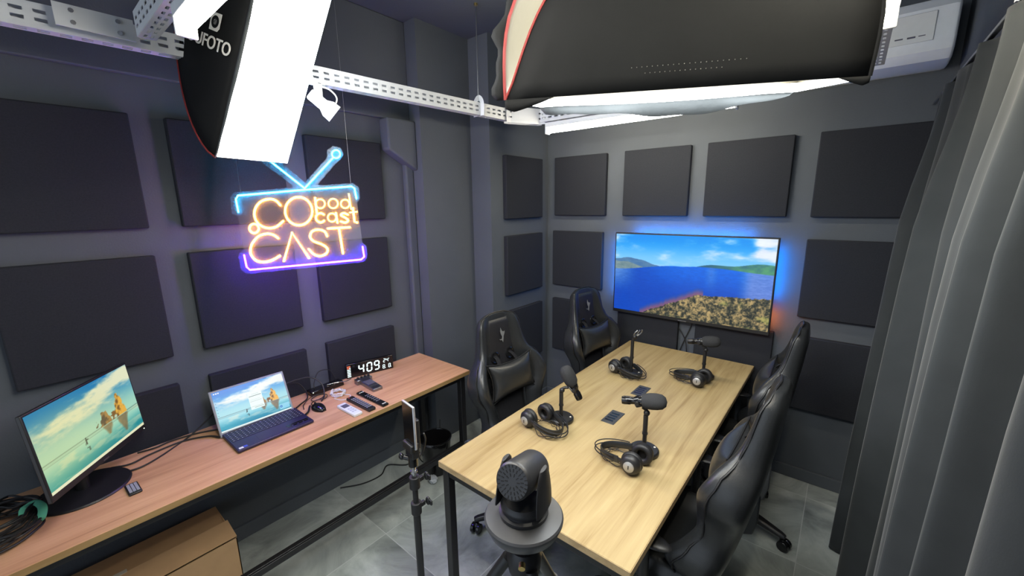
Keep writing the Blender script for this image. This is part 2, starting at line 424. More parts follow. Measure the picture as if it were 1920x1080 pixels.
for y, tops in ((-2.025, ('dark foam square on the desk wall behind the antenna of the neon sign', 'dark foam square on the desk wall under the right half of the neon sign', 'dark foam square on the desk wall behind the digital clock')),
                (-2.655, ('foam square on the desk wall half hidden by the lit softbox over the neon sign', 'foam square on the desk wall glowing purple under the left half of the neon sign', 'dark foam square on the desk wall behind the laptop screen')),
                (-3.28, ('dark foam square high on the desk wall at the left edge, topmost above the monitor', 'dark foam square on the desk wall straight above the monitor', 'dark foam square low on the desk wall right behind the monitor'))):
    for z, lb in zip((1.635 + .175, 1.008 + .175, .362 + .175), tops): left_panel(y, z, lb)

# ---------------------------------------------------------------- pictures shown on the screens
def fbm(u, v, seed, sc, octv=5):
    rs = np.random.RandomState(seed); out = np.zeros_like(u); amp = 1.0; tot = 0
    for o in range(octv):
        g = rs.rand(130, 130); x = (u * sc * 2 ** o) % 128; y = (v * sc * 2 ** o) % 128
        xi = x.astype(int); yi = y.astype(int); fx = x - xi; fy = y - yi
        fx = fx * fx * (3 - 2 * fx); fy = fy * fy * (3 - 2 * fy)
        a = g[yi, xi] * (1 - fx) + g[yi, xi + 1] * fx; c = g[yi + 1, xi] * (1 - fx) + g[yi + 1, xi + 1] * fx
        out += amp * (a * (1 - fy) + c * fy); tot += amp; amp *= 0.55
    return out / tot
def C3(*c): return np.array(c, float)
def mix(a, b_, t): return a + (b_ - a) * np.clip(t, 0, 1)[..., None]
def sm(e0, e1, x): t = np.clip((x - e0) / (e1 - e0), 0, 1); return t * t * (3 - 2 * t)
def lake_picture(u, v):
    sky = mix(C3(120, 195, 245), C3(0, 138, 232), sm(.66, 1, v))
    cl = fbm(u * 1.7, v * 2.6, 3, 3.2); cl2 = fbm(u * 1.7, v * 3, 9, 7)
    band = .9 * sm(.05, .4, (0.86 - v)) * (1 - sm(.0, .5, u - .15) * .7) + sm(.0, .1, u - .84) * 1.0 * sm(0, .25, v - .62) + .55 * sm(.09, .0, np.hypot((u - .655) / 1.1, (v - .84) * .62))
    band += .55 * sm(.1, 0, np.abs(v - .76 - .05 * u)) * sm(.3, .9, u)
    band += 0.5 * sm(.25, 0, u) * sm(.6, .95, v)
    cm_ = sm(.47, .86, cl * .6 + cl2 * .25 + band * .42)
    img = mix(sky, np.stack([205 + 30 * cl2, 215 + 28 * cl2, 235 + 15 * cl2], -1), cm_)
    hl = fbm(u * 1.5, v * 0, 5, 4) * .05
    topl = .70 + .015 * np.sin(u * 14) + hl - .045 - np.clip(u - .12, 0, 1) * .17
    img = mix(img, mix(C3(58, 104, 160), C3(96, 136, 165), fbm(u, v, 8, 22)), sm(-.003, .003, topl - v) * (u < .43))
    near = mix(C3(86, 118, 130), C3(140, 160, 160), fbm(u, v, 18, 40))
    img = mix(img, near, sm(-.003, .003, topl - .03 - v - u * .28) * (u < .3))
    topr = .645 + (u - .55) * .27 - (u - .55) ** 2 * .22 + .012 * np.sin(u * 22)
    img = mix(img, mix(C3(40, 92, 120), C3(80, 150, 110), fbm(u, v, 11, 25) * sm(.55, 1, u) * 1.6), sm(-.003, .003, topr - v) * (u > .5))
    wl = .545 + .09 * sm(0, .45, u) + .015 * sm(.45, .6, u) - .03 * sm(.65, 1, u)
    wat = mix(C3(8, 74, 190), C3(0, 110, 235), sm(.25, .65, v) * sm(.05, .5, u))
    wat = mix(wat, C3(120, 170, 230), sm(.2, 0, u) * sm(.2, .55, v) * .8)
    wat = mix(wat, C3(150, 165, 225), sm(.8, .9, u) * .75 + .35 * sm(.05, .0, np.abs(u - .66)) * sm(.3, .6, v))
    wat = mix(wat, C3(6, 50, 150), fbm(u * 2, v * 5, 2, 22) * .4)
    img = mix(img, wat, sm(-.003, .003, wl - v))
    ft = .02 + (u - .24) * .86 - np.clip(u - .58, 0, 1) * .86 + np.clip(u - .62, 0, 1) * .12 + .03 * (fbm(u, v * 0, 21, 60) - .5)
    haze = C3(170, 90, 90)
    img = mix(img, haze, sm(.1, .0, v - ft) * (v > ft) * .7 * (u > .2) * (u < .62))
    f1 = fbm(u * 1.8, v, 31, 30, 4); f2 = fbm(u * 1.8, v, 33, 70, 3)
    tr = mix(C3(34, 42, 40), C3(180, 155, 105), sm(.32, .72, f1 * .6 + f2 * .4))
    tr = mix(tr, C3(150, 160, 80), sm(.55, .8, fbm(u, v, 37, 8)) * .5)
    tr = mix(tr, C3(40, 50, 55), sm(.5, .2, u) * .45 * sm(.05, .2, ft - v))
    img = mix(img, tr, sm(-.004, .004, ft - v) * (u > .22))
    return img
def beach_picture(u, v, warm=0.0, dialog=False):
    sky = mix(C3(170, 222, 232), C3(20, 120, 215), sm(.4, 1.0, v))
    cl = fbm(u * 1.6 + v * .5, v * 3.2, 4, 3); cl2 = fbm(u * 1.7, v * 3, 6, 8)
    band = sm(.25, 0, np.abs(v - (.60 + .32 * u))) * .8 + sm(.7, 1, v) * sm(.0, .35, np.abs(u - .95)) * 0 + .35 * sm(.45, .75, v) * sm(.45, .8, u)
    img = mix(sky, C3(235, 238, 235), sm(.42, .72, cl * .5 + cl2 * .2 + band * .33))
    hz = .365
    wet = mix(C3(30, 150, 180), C3(170, 225, 235), sm(.0, .36, v))
    wet = mix(wet, C3(225, 235, 225), sm(.5, .75, fbm(u * 1.3, v * 3, 14, 4)) * .6)
    wet = mix(wet, C3(20, 120, 160), sm(.3, 0, v) * .5 * sm(.0, .5, u))
    img = mix(img, wet, sm(-.002, .002, hz - v))
    img = mix(img, C3(70, 95, 110), sm(.008, .002, np.abs(v - hz)) * .7 + sm(.006, .0, np.abs(v - hz + .035)) * .5)
    img = mix(img, C3(150, 190, 200), sm(.02, .0, np.abs(v - hz + .02)) * .5)
    def rock(cx, w, h, dark, light, seed):
        nonlocal img
        n_ = fbm(u * 1.8, v, seed, 14)
        y = (v - hz) / h; prof = w * (1.0 - .80 * np.clip(y, 0, 1) ** 1.5) * (.55 + .9 * n_)
        m_ = sm(.0, .012, prof - np.abs(u - cx - .22 * w * np.clip(y, 0, 1) + .1 * (n_ - .5))) * (y > -.02) * (y < .96 + .25 * (n_ - .5))
        img = mix(img, mix(dark, light, sm(.35, .65, fbm(u * 2, v * 1.2, seed + 1, 16) + .3 * (u - cx) / w)), m_)
        y2 = (hz - .015 - v) / (h * .75); prof2 = w * (1.0 - .7 * np.clip(y2, 0, 1)) * (.75 + .45 * n_)
        m2 = sm(.0, .03, prof2 - np.abs(u - cx - .02)) * (y2 > 0) * (y2 < 1)
        img = mix(img, mix(C3(95, 85, 75), C3(165, 120, 80), n_), m2 * .8)
    rock(.60, .075, .19, C3(80, 62, 50), C3(170, 125, 75), 51)
    rock(.775, .085, .33, C3(120, 80, 40), C3(240, 180, 80), 61)
    arch = sm(.03, .015, np.hypot((u - .725) * 1.4, v - hz - .02)); img = mix(img, C3(190, 215, 225), arch)
    run = (np.abs(u - .385) < .006) * (np.abs(v - .325) < .045) + (np.abs(u - .375 - (v - .3) * .3) < .004) * (np.abs(v - .305) < .03) + (np.abs(u - .39) < .014) * (np.abs(v - .34) < .006)
    img = mix(img, C3(40, 50, 60), run.astype(float))
    refl = (np.abs(u - .395) < .007) * (np.abs(v - .215) < .03) + (np.abs(u - .385) < .016) * (np.abs(v - .235) < .006)
    img = mix(img, C3(40, 70, 85), refl * .8)
    if warm:
        img = img * np.array([1.0, 1.0, .86]); img = mix(img, C3(235, 225, 130), sm(.9, .1, np.hypot(u - .15, v - .45)) * .35)
    img = mix(img, C3(225, 242, 240) if not warm else C3(240, 240, 200), (v < .035).astype(float))
    if dialog:
        dl = ((u > .445) & (u < .64) & (v > .30) & (v < .74)).astype(float); img = mix(img, C3(232, 250, 246), dl)
        for yy, x0, x1, g in ((.68, .50, .60, 190), (.635, .455, .63, 110), (.54, .455, .60, 205), (.5, .455, .62, 200), (.37, .455, .62, 195), (.335, .5, .63, 140)):
            img = mix(img, C3(g, g + 8, g + 8), ((np.abs(v - yy) < .006) & (u > x0) & (u < x1)).astype(float))
        td = ((u > .835) & (u < .985) & (v > .06) & (v < .20)).astype(float); img = mix(img, C3(150, 215, 240), td * .9)
        img = mix(img, C3(20, 90, 190), (np.abs(np.hypot((u - .86) * 1.6, v - .14) - .022) < .008).astype(float))
        for k in range(3): img = mix(img, C3(245, 248, 250), ((np.abs(u - .03 - .028 * k) < .009) & (np.abs(v - .955) < .014)).astype(float))
        for k in range(7): img = mix(img, C3(70, 110, 160), ((np.abs(u - .02) < .006) & (np.abs(v - .86 + .075 * k) < .009)).astype(float) * .8)
    return img
def lin(img):
    c = np.clip(img, 0, 255) / 255; return np.where(c <= .04045, c / 12.92, ((c + .055) / 1.055) ** 2.4)
def screen(name, w, h, m, pic, material, parent, nx=256):
    ny = int(nx * h / w); u, v = np.meshgrid(np.linspace(0, 1, nx), np.linspace(0, 1, ny))
    co = np.stack([(u - .5) * w, (v - .5) * h, np.zeros_like(u)], -1).reshape(-1, 3)
    mm = np.array(m); co = co @ mm[:3, :3].T + mm[:3, 3]
    idx = np.arange(nx * ny).reshape(ny, nx)
    f = np.stack([idx[:-1, :-1], idx[:-1, 1:], idx[1:, 1:], idx[1:, :-1]], -1).reshape(-1, 4)
    me = bpy.data.meshes.new(name); me.from_pydata(co.tolist(), [], f.tolist())
    at = me.color_attributes.new('picture', 'FLOAT_COLOR', 'POINT')
    rgb = lin(pic(u, v)).reshape(-1, 3); at.data.foreach_set('color', np.concatenate([rgb, np.ones((len(rgb), 1))], 1).astype(np.float32).ravel())
    return finish(name, me, material, parent, smooth=False)

# ---------------------------------------------------------------- desk
TH = 0.775
t = thing('desk', 'long orange-brown wood desk on black steel frame against the left wall', 'desk', (0, 0, 0))
b = MB(); b.span((-.285, -4.3, TH - .027), (.272, -1.338, TH)); dtop = b.build('desktop', [M['desk_wood']], t, bevel=.002)
b = MB(); b.span((.2722, -4.3, TH - .0265), (.274, -1.338, TH - .0015)); b.build('edge_band', M['desk_edge'], t)
b = MB(); b.span((-.26, -1.3376, TH - .0265), (.272, -1.336, TH - .0015)); b.build('edge_band', M['desk_edge'], t)
for y in (-1.37, -4.26):
    for x in (-.25, .215):
        b = MB(); b.span((x - .02, y - .02, 0), (x + .02, y + .02, TH - .027)); b.build('leg', M['black_steel'], t, bevel=.003)
b = MB(); b.span((.195, -4.24, TH - .072), (.235, -1.39, TH - .027)); b.build('front_rail', M['black_steel'], t, bevel=.003)
b = MB(); b.span((.195, -4.24, .19), (.235, -1.39, .225)); b.span((.2, -4.24, .225), (.23, -1.39, .232)); b.build('foot_rail', M['black_steel'], t, bevel=.004)
for y in (-1.37, -4.26):
    b = MB(); b.span((-.23, y - .015, TH - .067), (.195, y + .015, TH - .027)); b.build('side_rail', M['black_steel'], t, bevel=.003)

# ---------------------------------------------------------------- meeting table
t = thing('meeting_table', 'pale oak meeting table with black steel legs in the middle of the room', 'table', (0, 0, 0))
X0, X1, Y0, Y1 = .888, 1.788, -2.142, -.075
b = MB(); b.span((X0, Y0, TH - .03), (X1, Y1, TH)); b.build('tabletop', M['table_wood'], t, bevel=.002)
b = MB(); b.span((X0, Y0 - .0016, TH - .0285), (X1, Y0 - .0002, TH - .0015)); b.build('edge_band', M['table_edge'], t)
b = MB(); b.span((X0 - .0016, Y0, TH - .0285), (X0 - .0002, Y1, TH - .0015)); b.build('edge_band', M['table_edge'], t)
b = MB(); b.span((X1 + .0002, Y0, TH - .0285), (X1 + .0016, Y1, TH - .0015)); b.build('edge_band', M['table_edge'], t)
for x in (X0 + .03, X1 - .03):
    for y in (Y0 + .03, Y1 - .03):
        b = MB(); b.span((x - .019, y - .019, 0), (x + .019, y + .019, TH - .03)); b.build('leg', M['black_steel'], t, bevel=.003)
b = MB()
b.span((X0 + .03, Y0 + .015, TH - .07), (X1 - .03, Y0 + .045, TH - .03)); b.span((X0 + .03, Y1 - .045, TH - .07), (X1 - .03, Y1 - .015, TH - .03))
b.span((X0 + .015, Y0 + .03, TH - .07), (X0 + .045, Y1 - .03, TH - .03)); b.span((X1 - .045, Y0 + .03, TH - .07), (X1 - .015, Y1 - .03, TH - .03))
b.build('apron', M['black_steel'], t, bevel=.002)

def power_box(cx, cy, label):
    t = thing('table_power_outlet', label, 'power outlet', (cx, cy, TH), 'outlets set into the table')
    b = MB(); b.span((-.036, -.072, -.02), (.036, .072, .003)); b.build('cover_plate', M['grey_plastic'], t, bevel=.002)
    for k in range(4):
        b = MB(); b.span((-.024, -.048 + .026 * k, .003), (.02, -.036 + .026 * k, .0042)); b.build('slot', M['plastic_gl'], t)
    return t
power_box(1.331, -1.314, 'dark flush power outlet plate in the middle of the table, nearer the camera')
power_box(1.325, -.924, 'dark flush power outlet plate in the tabletop, farther away, half behind a microphone')

# ---------------------------------------------------------------- gaming chairs
# facing +X; origin on the floor under the gas cylinder
def lerp_tab(tab, s):
    for i in range(len(tab) - 1):
        if s <= tab[i + 1][0]:
            a, c = tab[i], tab[i + 1]; k = (s - a[0]) / (c[0] - a[0]); k = k * k * (3 - 2 * k)
            return a[1] + (c[1] - a[1]) * k
    return tab[-1][1]
BACK_L = 0.83
REC = R_(12.5)
WID = [(0, .215), (.07, .262), (.14, .268), (.27, .222), (.36, .232), (.50, .288), (.58, .280), (.64, .255), (.71, .198), (.80, .176), (.90, .165), (.96, .145), (1.0, .085)]
FWD = [(0, .08), (.1, .145), (.2, .105), (.28, .07), (.40, .10), (.52, .118), (.61, .095), (.71, .045), (.80, .028), (.92, .022), (1.0, .0)]
DEP = [(0, .06), (.1, .07), (.5, .06), (.75, .055), (.92, .05), (1.0, .03)]
def back_pt(s, u, f):
    """point of the backrest: s along its height, u sideways, f forward of the front plane"""
    zz = s * BACK_L
    bow = -.02 * math.sin(PI * min(1, s * 1.1))
    x = -.115 - math.sin(REC) * zz + math.cos(REC) * (f + bow) ; z = .455 + math.cos(REC) * zz + math.sin(REC) * (f + bow)
    return Vector((x, u, z))
def back_section(s):
    W = lerp_tab(WID, s); F = lerp_tab(FWD, s); D = lerp_tab(DEP, s)
    half = [(0, 0), (.32, 0), (.55, .004), (.66, F * .45), (.78, F * .9), (.90, F), (.985, F * .82), (1.0, F * .35), (.985, -.02), (.93, -D * .75), (.7, -D), (.35, -D * 1.05)]
    pts = [(u * W, f) for u, f in half] + [(0, -D * 1.05)] + [(-u * W, f) for u, f in half[:0:-1]]
    return [back_pt(s, u, f) for u, f in pts]
def make_chair(label):
    t = thing('gaming_chair', label, 'chair', I4, 'gaming chairs around the table')
    # backrest
    S = [0, .03, .07, .12, .18, .24, .30, .36, .42, .48, .53, .58, .64, .70, .76, .82, .88, .93, .965, .99, 1.0]
    b = MB(); b.rings([back_section(s) for s in S]); b.build('backrest', M['leather'], t, sub=1, ang=180)
    # piping that runs along both bolster edges and over the head
    def edge(s, sg):
        W = lerp_tab(WID, s); F = lerp_tab(FWD, s); return back_pt(s, sg * W * 1.0, F * .6)
    ss = np.linspace(.02, .97, 40)
    path = [edge(s, -1) for s in ss] + [back_pt(1.0, -.06, .0), back_pt(1.004, 0, -.005), back_pt(1.0, .06, .0)] + [edge(s, 1) for s in ss[::-1]]
    b = MB(); b.tube(path, .0042, n=6); b.build('piping', M['piping'], t)
    # woven insert of the lower back and the two seams beside it
    rows = [[back_pt(s, u * lerp_tab(WID, s) * .50, .0085 - .006 * abs(u) ** 3) for u in np.linspace(-1, 1, 9)] for s in np.linspace(.04, .56, 14)]
    b = MB(); b.grid(rows); b.build('back_insert', M['mesh_fab'], t, solid=.006)
    for sg in (-1, 1):
        b = MB(); b.tube([back_pt(s, sg * lerp_tab(WID, s) * .56, .012) for s in np.linspace(.03, .60, 18)], .006, n=6); b.build('seam_band', M['leather'], t)
    # inset of the head part
    rows = [[back_pt(s, u * lerp_tab(WID, s) * .60, .006 - .004 * abs(u) ** 3) for u in np.linspace(-1, 1, 9)] for s in np.linspace(.60, .955, 12)]
    b = MB(); b.grid(rows); b.build('head_inset', M['leather_dk'], t, solid=.005)
    # strap openings
    for sg in (-1, 1):
        b = MB(); b.torus(back_pt(.685, sg * .062, .004), back_pt(.685, 0, 1) - back_pt(.685, 0, 0), .030, .008, n=20, k=8)
        b.build('strap_opening_rim', M['plastic_gl'], t)
        c = back_pt(.685, sg * .062, .003); nx = (back_pt(.685, 0, 1) - back_pt(.685, 0, 0)).normalized()
        b = MB(); b.cyl(c - nx * .004, c + nx * .004, .027); b.build('strap_opening', M['piping'], t)
        b = MB(); b.tube(spline([back_pt(.70, sg * .062, .0), back_pt(.675, sg * .066, .03), back_pt(.63, sg * .075, .05), back_pt(.585, sg * .085, .045)], 5), .01, n=8, flat=(.014, .004))
        b.build('pillow_strap', M['mesh_fab'], t)
    # emblem on the headrest: a small flame-like stitched mark
    fl = [(-.006, .062), (.004, .036), (.018, .028), (.034, .030), (.028, .012), (.016, -.006), (.012, -.03), (.004, -.052), (-.004, -.038), (-.016, -.026), (-.034, -.020), (-.018, -.034), (-.004, -.024), (.0, -.006), (-.010, .010), (-.012, .034)]
    cA = back_pt(.83, 0, .020); yv = (back_pt(.9, 0, 0) - back_pt(.8, 0, 0)).normalized(); xv = Vector((0, 1, 0)); 
    fm = frame(cA, xv, yv)
    if fm.col[2].xyz.dot(Vector((1, 0, 0))) < 0: fm = frame(cA, -xv, yv)
    b = MB(); b.prism([(x * .78, y * .78) for x, y in fl], fm, .0012); e = b.build('emblem', M['emblem'], t, smooth=False); e['label'] = 'grey flame-like stitched emblem'
    # lumbar pillow strapped to the backrest
    n = 12; top = []; bot = []
    pw, ph, pt_ = .190, .115, .060
    def pil(i, j, sg):
        u = -1 + 2 * i / n; v = -1 + 2 * j / n
        q = max(0, (1 - abs(u) ** 2.4)) * max(0, (1 - abs(v) ** 2.4))
        pinch = 1 - .24 * (1 - abs(u) ** 2) * abs(v) ** 2; pinch2 = 1 - .16 * (1 - abs(v) ** 2) * abs(u) ** 2
        wr = .004 * math.sin(9 * v + 4 * u) * abs(u) ** 2
        return back_pt(.535 + v * ph * pinch / BACK_L, u * pw * pinch2, .062 + sg * (pt_ * q ** .62 + wr * q ** .3))
    ring = lambda sg: [[pil(i, j, sg) for i in range(n + 1)] for j in range(n + 1)]
    b = MB(); b.grid(ring(1)); b.grid(ring(-1)); bmesh.ops.remove_doubles(b.bm, verts=b.bm.verts[:], dist=.0004)
    pl = b.build('lumbar_pillow', M['leather'], t, sub=1, ang=180); pl['label'] = 'black lumbar pillow with pinched corners'
    bd = [pil(i, 0, 0) for i in range(n + 1)] + [pil(n, j, 0) for j in range(1, n + 1)] + [pil(i, n, 0) for i in range(n - 1, -1, -1)] + [pil(0, j, 0) for j in range(n - 1, 0, -1)]
    b = MB(); b.tube(bd, .0035, n=6, closed=True); b.build('pillow_piping', M['piping'], pl)
    # seat cushion
    def seat_ring(y):
        u = abs(y) / .27; bol = .055 * sm(.55, .85, np.float64(u)) - .05 * sm(.9, 1.0, np.float64(u))
        zt = .475 + float(bol); zb = .40 + .015 * u
        w = 1 - .10 * u ** 4
        return [Vector((x * w + .06, y, z)) for x, z in ((-.25, zb + .02), (-.25, zt - .02), (-.22, zt - .003), (-.1, zt - .012), (.06, zt - .012), (.2, zt - .005), (.26, zt - .02), (.285, zt - .05), (.275, zb + .01), (.2, zb), (-.2, zb))]
    ys = [-.27, -.262, -.245, -.22, -.19, -.15, -.09, 0, .09, .15, .19, .22, .245, .262, .27]
    b = MB(); b.rings([seat_ring(y) for y in ys]); b.build('seat', M['leather'], t, sub=1, ang=180)
    # hinge covers at both sides of the seat
    for sg in (-1, 1):
        pl_ = [(-.25, .58), (-.225, .60), (-.19, .595), (-.175, .56), (-.16, .45), (-.10, .40), (-.02, .385), (-.02, .345), (-.16, .345), (-.235, .38), (-.25, .45)]
        b = MB(); b.prism(pl_, frame((0, sg * .285 + (.012 if sg > 0 else -.012), 0), (1, 0, 0), (0, 0, 1)), .024)
        h = b.build('hinge_cover', M['grey_plastic'], t, bevel=.006)
        b = MB(); b.cyl((-.21, sg * .30, .545), (-.21, sg * .313, .545), .008, n=12); b.build('hinge_bolt', M['plastic_gl'], h)
    # armrests
    for sg in (-1, 1):
        b = MB(); b.ell((.06, sg * .325, .662), .13, .045, .017); a = b.build('armrest', M['plastic'], t)
        b = MB(); b.cyl((.03, sg * .325, .42), (.03, sg * .325, .65), .022, .018); b.span((.0, sg * .20, .375), (.06, sg * .345, .395)); b.build('armrest_post', M['plastic'], t, bevel=.004)
    # mechanism, gas lift, star base, castors
    b = MB(); b.span((-.13, -.10, .345), (.15, .10, .395)); b.build('tilt_mechanism', M['black_steel'], t, bevel=.008)
    b = MB(); b.tube([(.05, -.09, .365), (.05, -.2, .36), (.05, -.26, .35)], .006); b.cyl((.05, -.25, .352), (.05, -.30, .345), .011); b.build('tilt_lever', M['plastic'], t)
    b = MB(); b.lathe([(.026, .10), (.026, .25), (.020, .25), (.018, .345)]); b.build('gas_lift', M['plastic_gl'], t)
    for k in range(5):
        a = 2 * PI * k / 5 + R_(18); d = Vector((math.cos(a), math.sin(a), 0)); s_ = Vector((-math.sin(a), math.cos(a), 0))
        rg = []
        for r, w, z0, z1 in ((.02, .034, .085, .135), (.12, .030, .085, .128), (.24, .025, .078, .112), (.345, .020, .070, .094), (.365, .014, .070, .088)):
            rg.append([d * r + s_ * (w * q) + Vector((0, 0, z)) for q, z in ((-1, z0), (-1, z1 - .01), (-.6, z1), (.6, z1), (1, z1 - .01), (1, z0))])
        b = MB(); b.rings(rg); lg = b.build('base_arm', M['plastic'], t, bevel=.003)
        c = d * .345; ca = a + 1.1 + k
        fx = Vector((math.cos(ca), math.sin(ca), 0)); fy = Vector((-math.sin(ca), math.cos(ca), 0))
        b = MB(); b.cyl(c + Vector((0, 0, .055)), c + Vector((0, 0, .075)), .009, n=12)
        for q in (-1, 1): b.cyl(c - fx * .018 + fy * (q * .008) + Vector((0, 0, .029)), c - fx * .018 + fy * (q * .028) + Vector((0, 0, .029)), .029, n=24)
        b.ell(c - fx * .012 + Vector((0, 0, .04)), .02, .02, .022); b.build('castor', M['plastic_gl'], lg, bevel=.003)
    b = MB(); b.lathe([(.02, .06), (.045, .075), (.05, .125), (.03, .142), (.0285, .142)]); b.build('base_hub', M['plastic'], t)
    return t
ch = make_chair('black gaming chair left of the table, nearer the camera, beside the end of the desk')
chair_specs = [(.912, -1.455, R_(-4), None),
               (.968, -.535, R_(-8), 'black gaming chair left of the table, in front of the room corner near the television'),
               (1.765, -1.535, R_(180 - 1), 'black gaming chair right of the table, closest to the camera, seen from its side'),
               (1.765, -.66, R_(180 + 2), 'black gaming chair right of the table, in front of the wall beside the television')]
for x, y, r, lb in chair_specs:
    if lb is None: ch.matrix_world = TR(x, y, 0, r)
    else: dup(ch, TR(x, y, 0, r), lb)

# ---------------------------------------------------------------- television
t = thing('television', 'wide flat television on the back wall showing a blue lake landscape', 'television', (1.294, -.075, 1.662 - .325))
TW, THt = 1.122, .652
b = MB(); b.span((-TW / 2, -.022, -THt / 2), (TW / 2, .012, THt / 2)); b.build('bezel', M['plastic'], t, bevel=.003)
b = MB(); b.span((-TW / 2 + .12, .012, -THt / 2 + .05), (TW / 2 - .12, .045, THt / 2 - .1)); b.build('back_shell', M['plastic'], t, bevel=.008)
screen('screen', 1.104, .617, frame((0, -.0232, .008), (1, 0, 0), (0, 0, 1)), lake_picture, M['tv'], t, nx=300)
b = MB(); b.span((-.03, -.024, -THt / 2 + .004), (.03, -.0218, -THt / 2 + .010)); b.build('badge', M['alu'], t)
b = MB(); b.span((-.2, .045, -.15), (.2, .0745, .12)); b.build('wall_bracket', M['black_steel'], t)
def led(nm, a, c, mt):
    b = MB(); b.span(a, c); o = b.build('led_strip', M[mt], t, smooth=False)
led('', (-.42, .014, THt / 2 - .016), (.40, .020, THt / 2 - .006), 'e_ledblue')
led('', (TW / 2 - .016, .014, -.08), (TW / 2 - .006, .020, .26), 'e_ledblue')
led('', (TW / 2 - .016, .014, -.27), (TW / 2 - .006, .020, -.15), 'e_ledorange')
led('', (-TW / 2 + .006, .014, -.2), (-TW / 2 + .016, .020, .26), 'e_ledblue')
for q, (pts, lb) in enumerate((([(1.20, -.03, 1.03), (1.24, -.02, .95), (1.305, -.02, .85), (1.33, -.02, .70), (1.35, -.02, .5)], 'thin black cable under the television leaning to the right down the wall'),
                               ([(1.36, -.03, 1.03), (1.335, -.012, .95), (1.30, -.012, .85), (1.265, -.012, .72), (1.25, -.012, .5)], 'thin black cable under the television leaning to the left down the wall'))):
    b = MB(); b.tube(spline(pts, 6), .0035); tag(b.build('television_cable', M['cable'], None), lb, 'cable', 'cables under the television')

# ---------------------------------------------------------------- microphones
def mic_stand(t, h, lean=0):
    b = MB(); b.lathe([(.0001, 0), (.064, 0), (.066, .004), (.066, .016), (.060, .022), (.012, .024), (.0001, .024)]); b.build('base', M['plastic'], t)
    b = MB(); b.cyl((0, 0, .02), (0, 0, h * .5), .0095); b.cyl((0, 0, h * .5), (0, 0, h * .55), .0125); b.cyl((0, 0, h * .55), (0, 0, h), .0105); b.build('pole', M['plastic'], t)
    b = MB(); b.cyl((.045, .02, .0225), (.045, .02, .0245), .005, n=12); b.build('status_light', M['dot'], t)
def mic_body(t, c, d, yoke_from):
    """broadcast microphone whose axis d points to the speaker"""
    m = zframe(c, d)
    b = MB(); b.lathe([(.0001, -.085), (.017, -.085), (.019, -.075), (.019, -.05), (.0165, -.045), (.0165, -.03), (.023, -.02), (.025, .0), (.025, .015), (.0001, .015)], m, 24); b.build('body', M['plastic_gl'], t)
    b = MB(); b.lathe([(.0001, .0), (.026, .002), (.033, .015), (.036, .04), (.036, .065), (.032, .088), (.02, .103), (.0001, .108)], m, 28); b.build('windscreen', M['foam_mic'], t, bevel=.0)
    b = MB(); side = m.col[0].xyz
    for q in (-1, 1):
        p = Vector(c) - Vector(d).normalized() * .018
        b.tube(spline([p + side * q * .025, p + side * q * .034 - Vector((0, 0, .012)), Vector(yoke_from) + side * q * .012 + Vector((0, 0, .012)), Vector(yoke_from)], 6), .004)
        b.cyl(p + side * q * .024, p + side * q * .038, .009, n=14)
    b.build('yoke', M['plastic'], t)
MG = 'microphones on the table'
m1 = thing('microphone', 'black broadcast microphone on desk stand, foam tip raised towards the near left chair', 'microphone', TR(1.127, -1.506, TH), MG)
mic_stand(m1, .165)
b = MB(); b.tube(spline([(0, 0, .16), (.004, 0, .176), (.018, .006, .186), (.035, .012, .19)], 6), .0075); b.ell((.004, 0, .170), .014, .014, .014); b.build('swivel_arm', M['plastic'], m1)
mic_body(m1, (.052, .026, .205), Vector((-.045, -.022, .105)), (.035, .012, .19))
m2 = thing('microphone_stand', 'black desk stand with an empty pronged clip at the far left of the table', 'microphone stand', TR(1.181, -.736, TH), 'microphone stands')
mic_stand(m2, .235)
b = MB(); b.tube(spline([(0, 0, .23), (.004, 0, .25), (.016, .004, .268)], 6), .009); b.ell((.012, .003, .266), .016, .016, .016); b.build('swivel_arm', M['plastic'], m2)
b = MB()
for q in (-1, 0, 1): b.tube(spline([(.014, .003, .268), (.022 + .012 * q, .008 + .014 * q, .282), (.032 + .014 * q, .010 + .018 * q, .30), (.040 + .010 * q, .012 + .012 * q, .315)], 5), .0045)
b.build('clip_prongs', M['alu'], m2)
for (x, y, h, lb, yw) in ((1.563, -.484, .175, 'black broadcast microphone on desk stand at the far right, nearest the television', R_(12)),
                          (1.580, -1.515, .185, 'black broadcast microphone on desk stand at the near right, above silver-capped headphones', R_(18))):
    mm_ = thing('microphone', lb, 'microphone', TR(x, y, TH, yw), MG)
    mic_stand(mm_, h)
    b = MB(); b.tube(spline([(0, 0, h - .005), (.004, 0, h + .014), (-.002, 0, h + .028), (-.016, 0, h + .038)], 6), .0085); b.ell((.003, 0, h + .012), .014, .014, .014); b.build('swivel_arm', M['plastic'], mm_)
    mic_body(mm_, (-.022, 0, h + .066), Vector((.105, 0, .012)), (-.016, 0, h + .038))

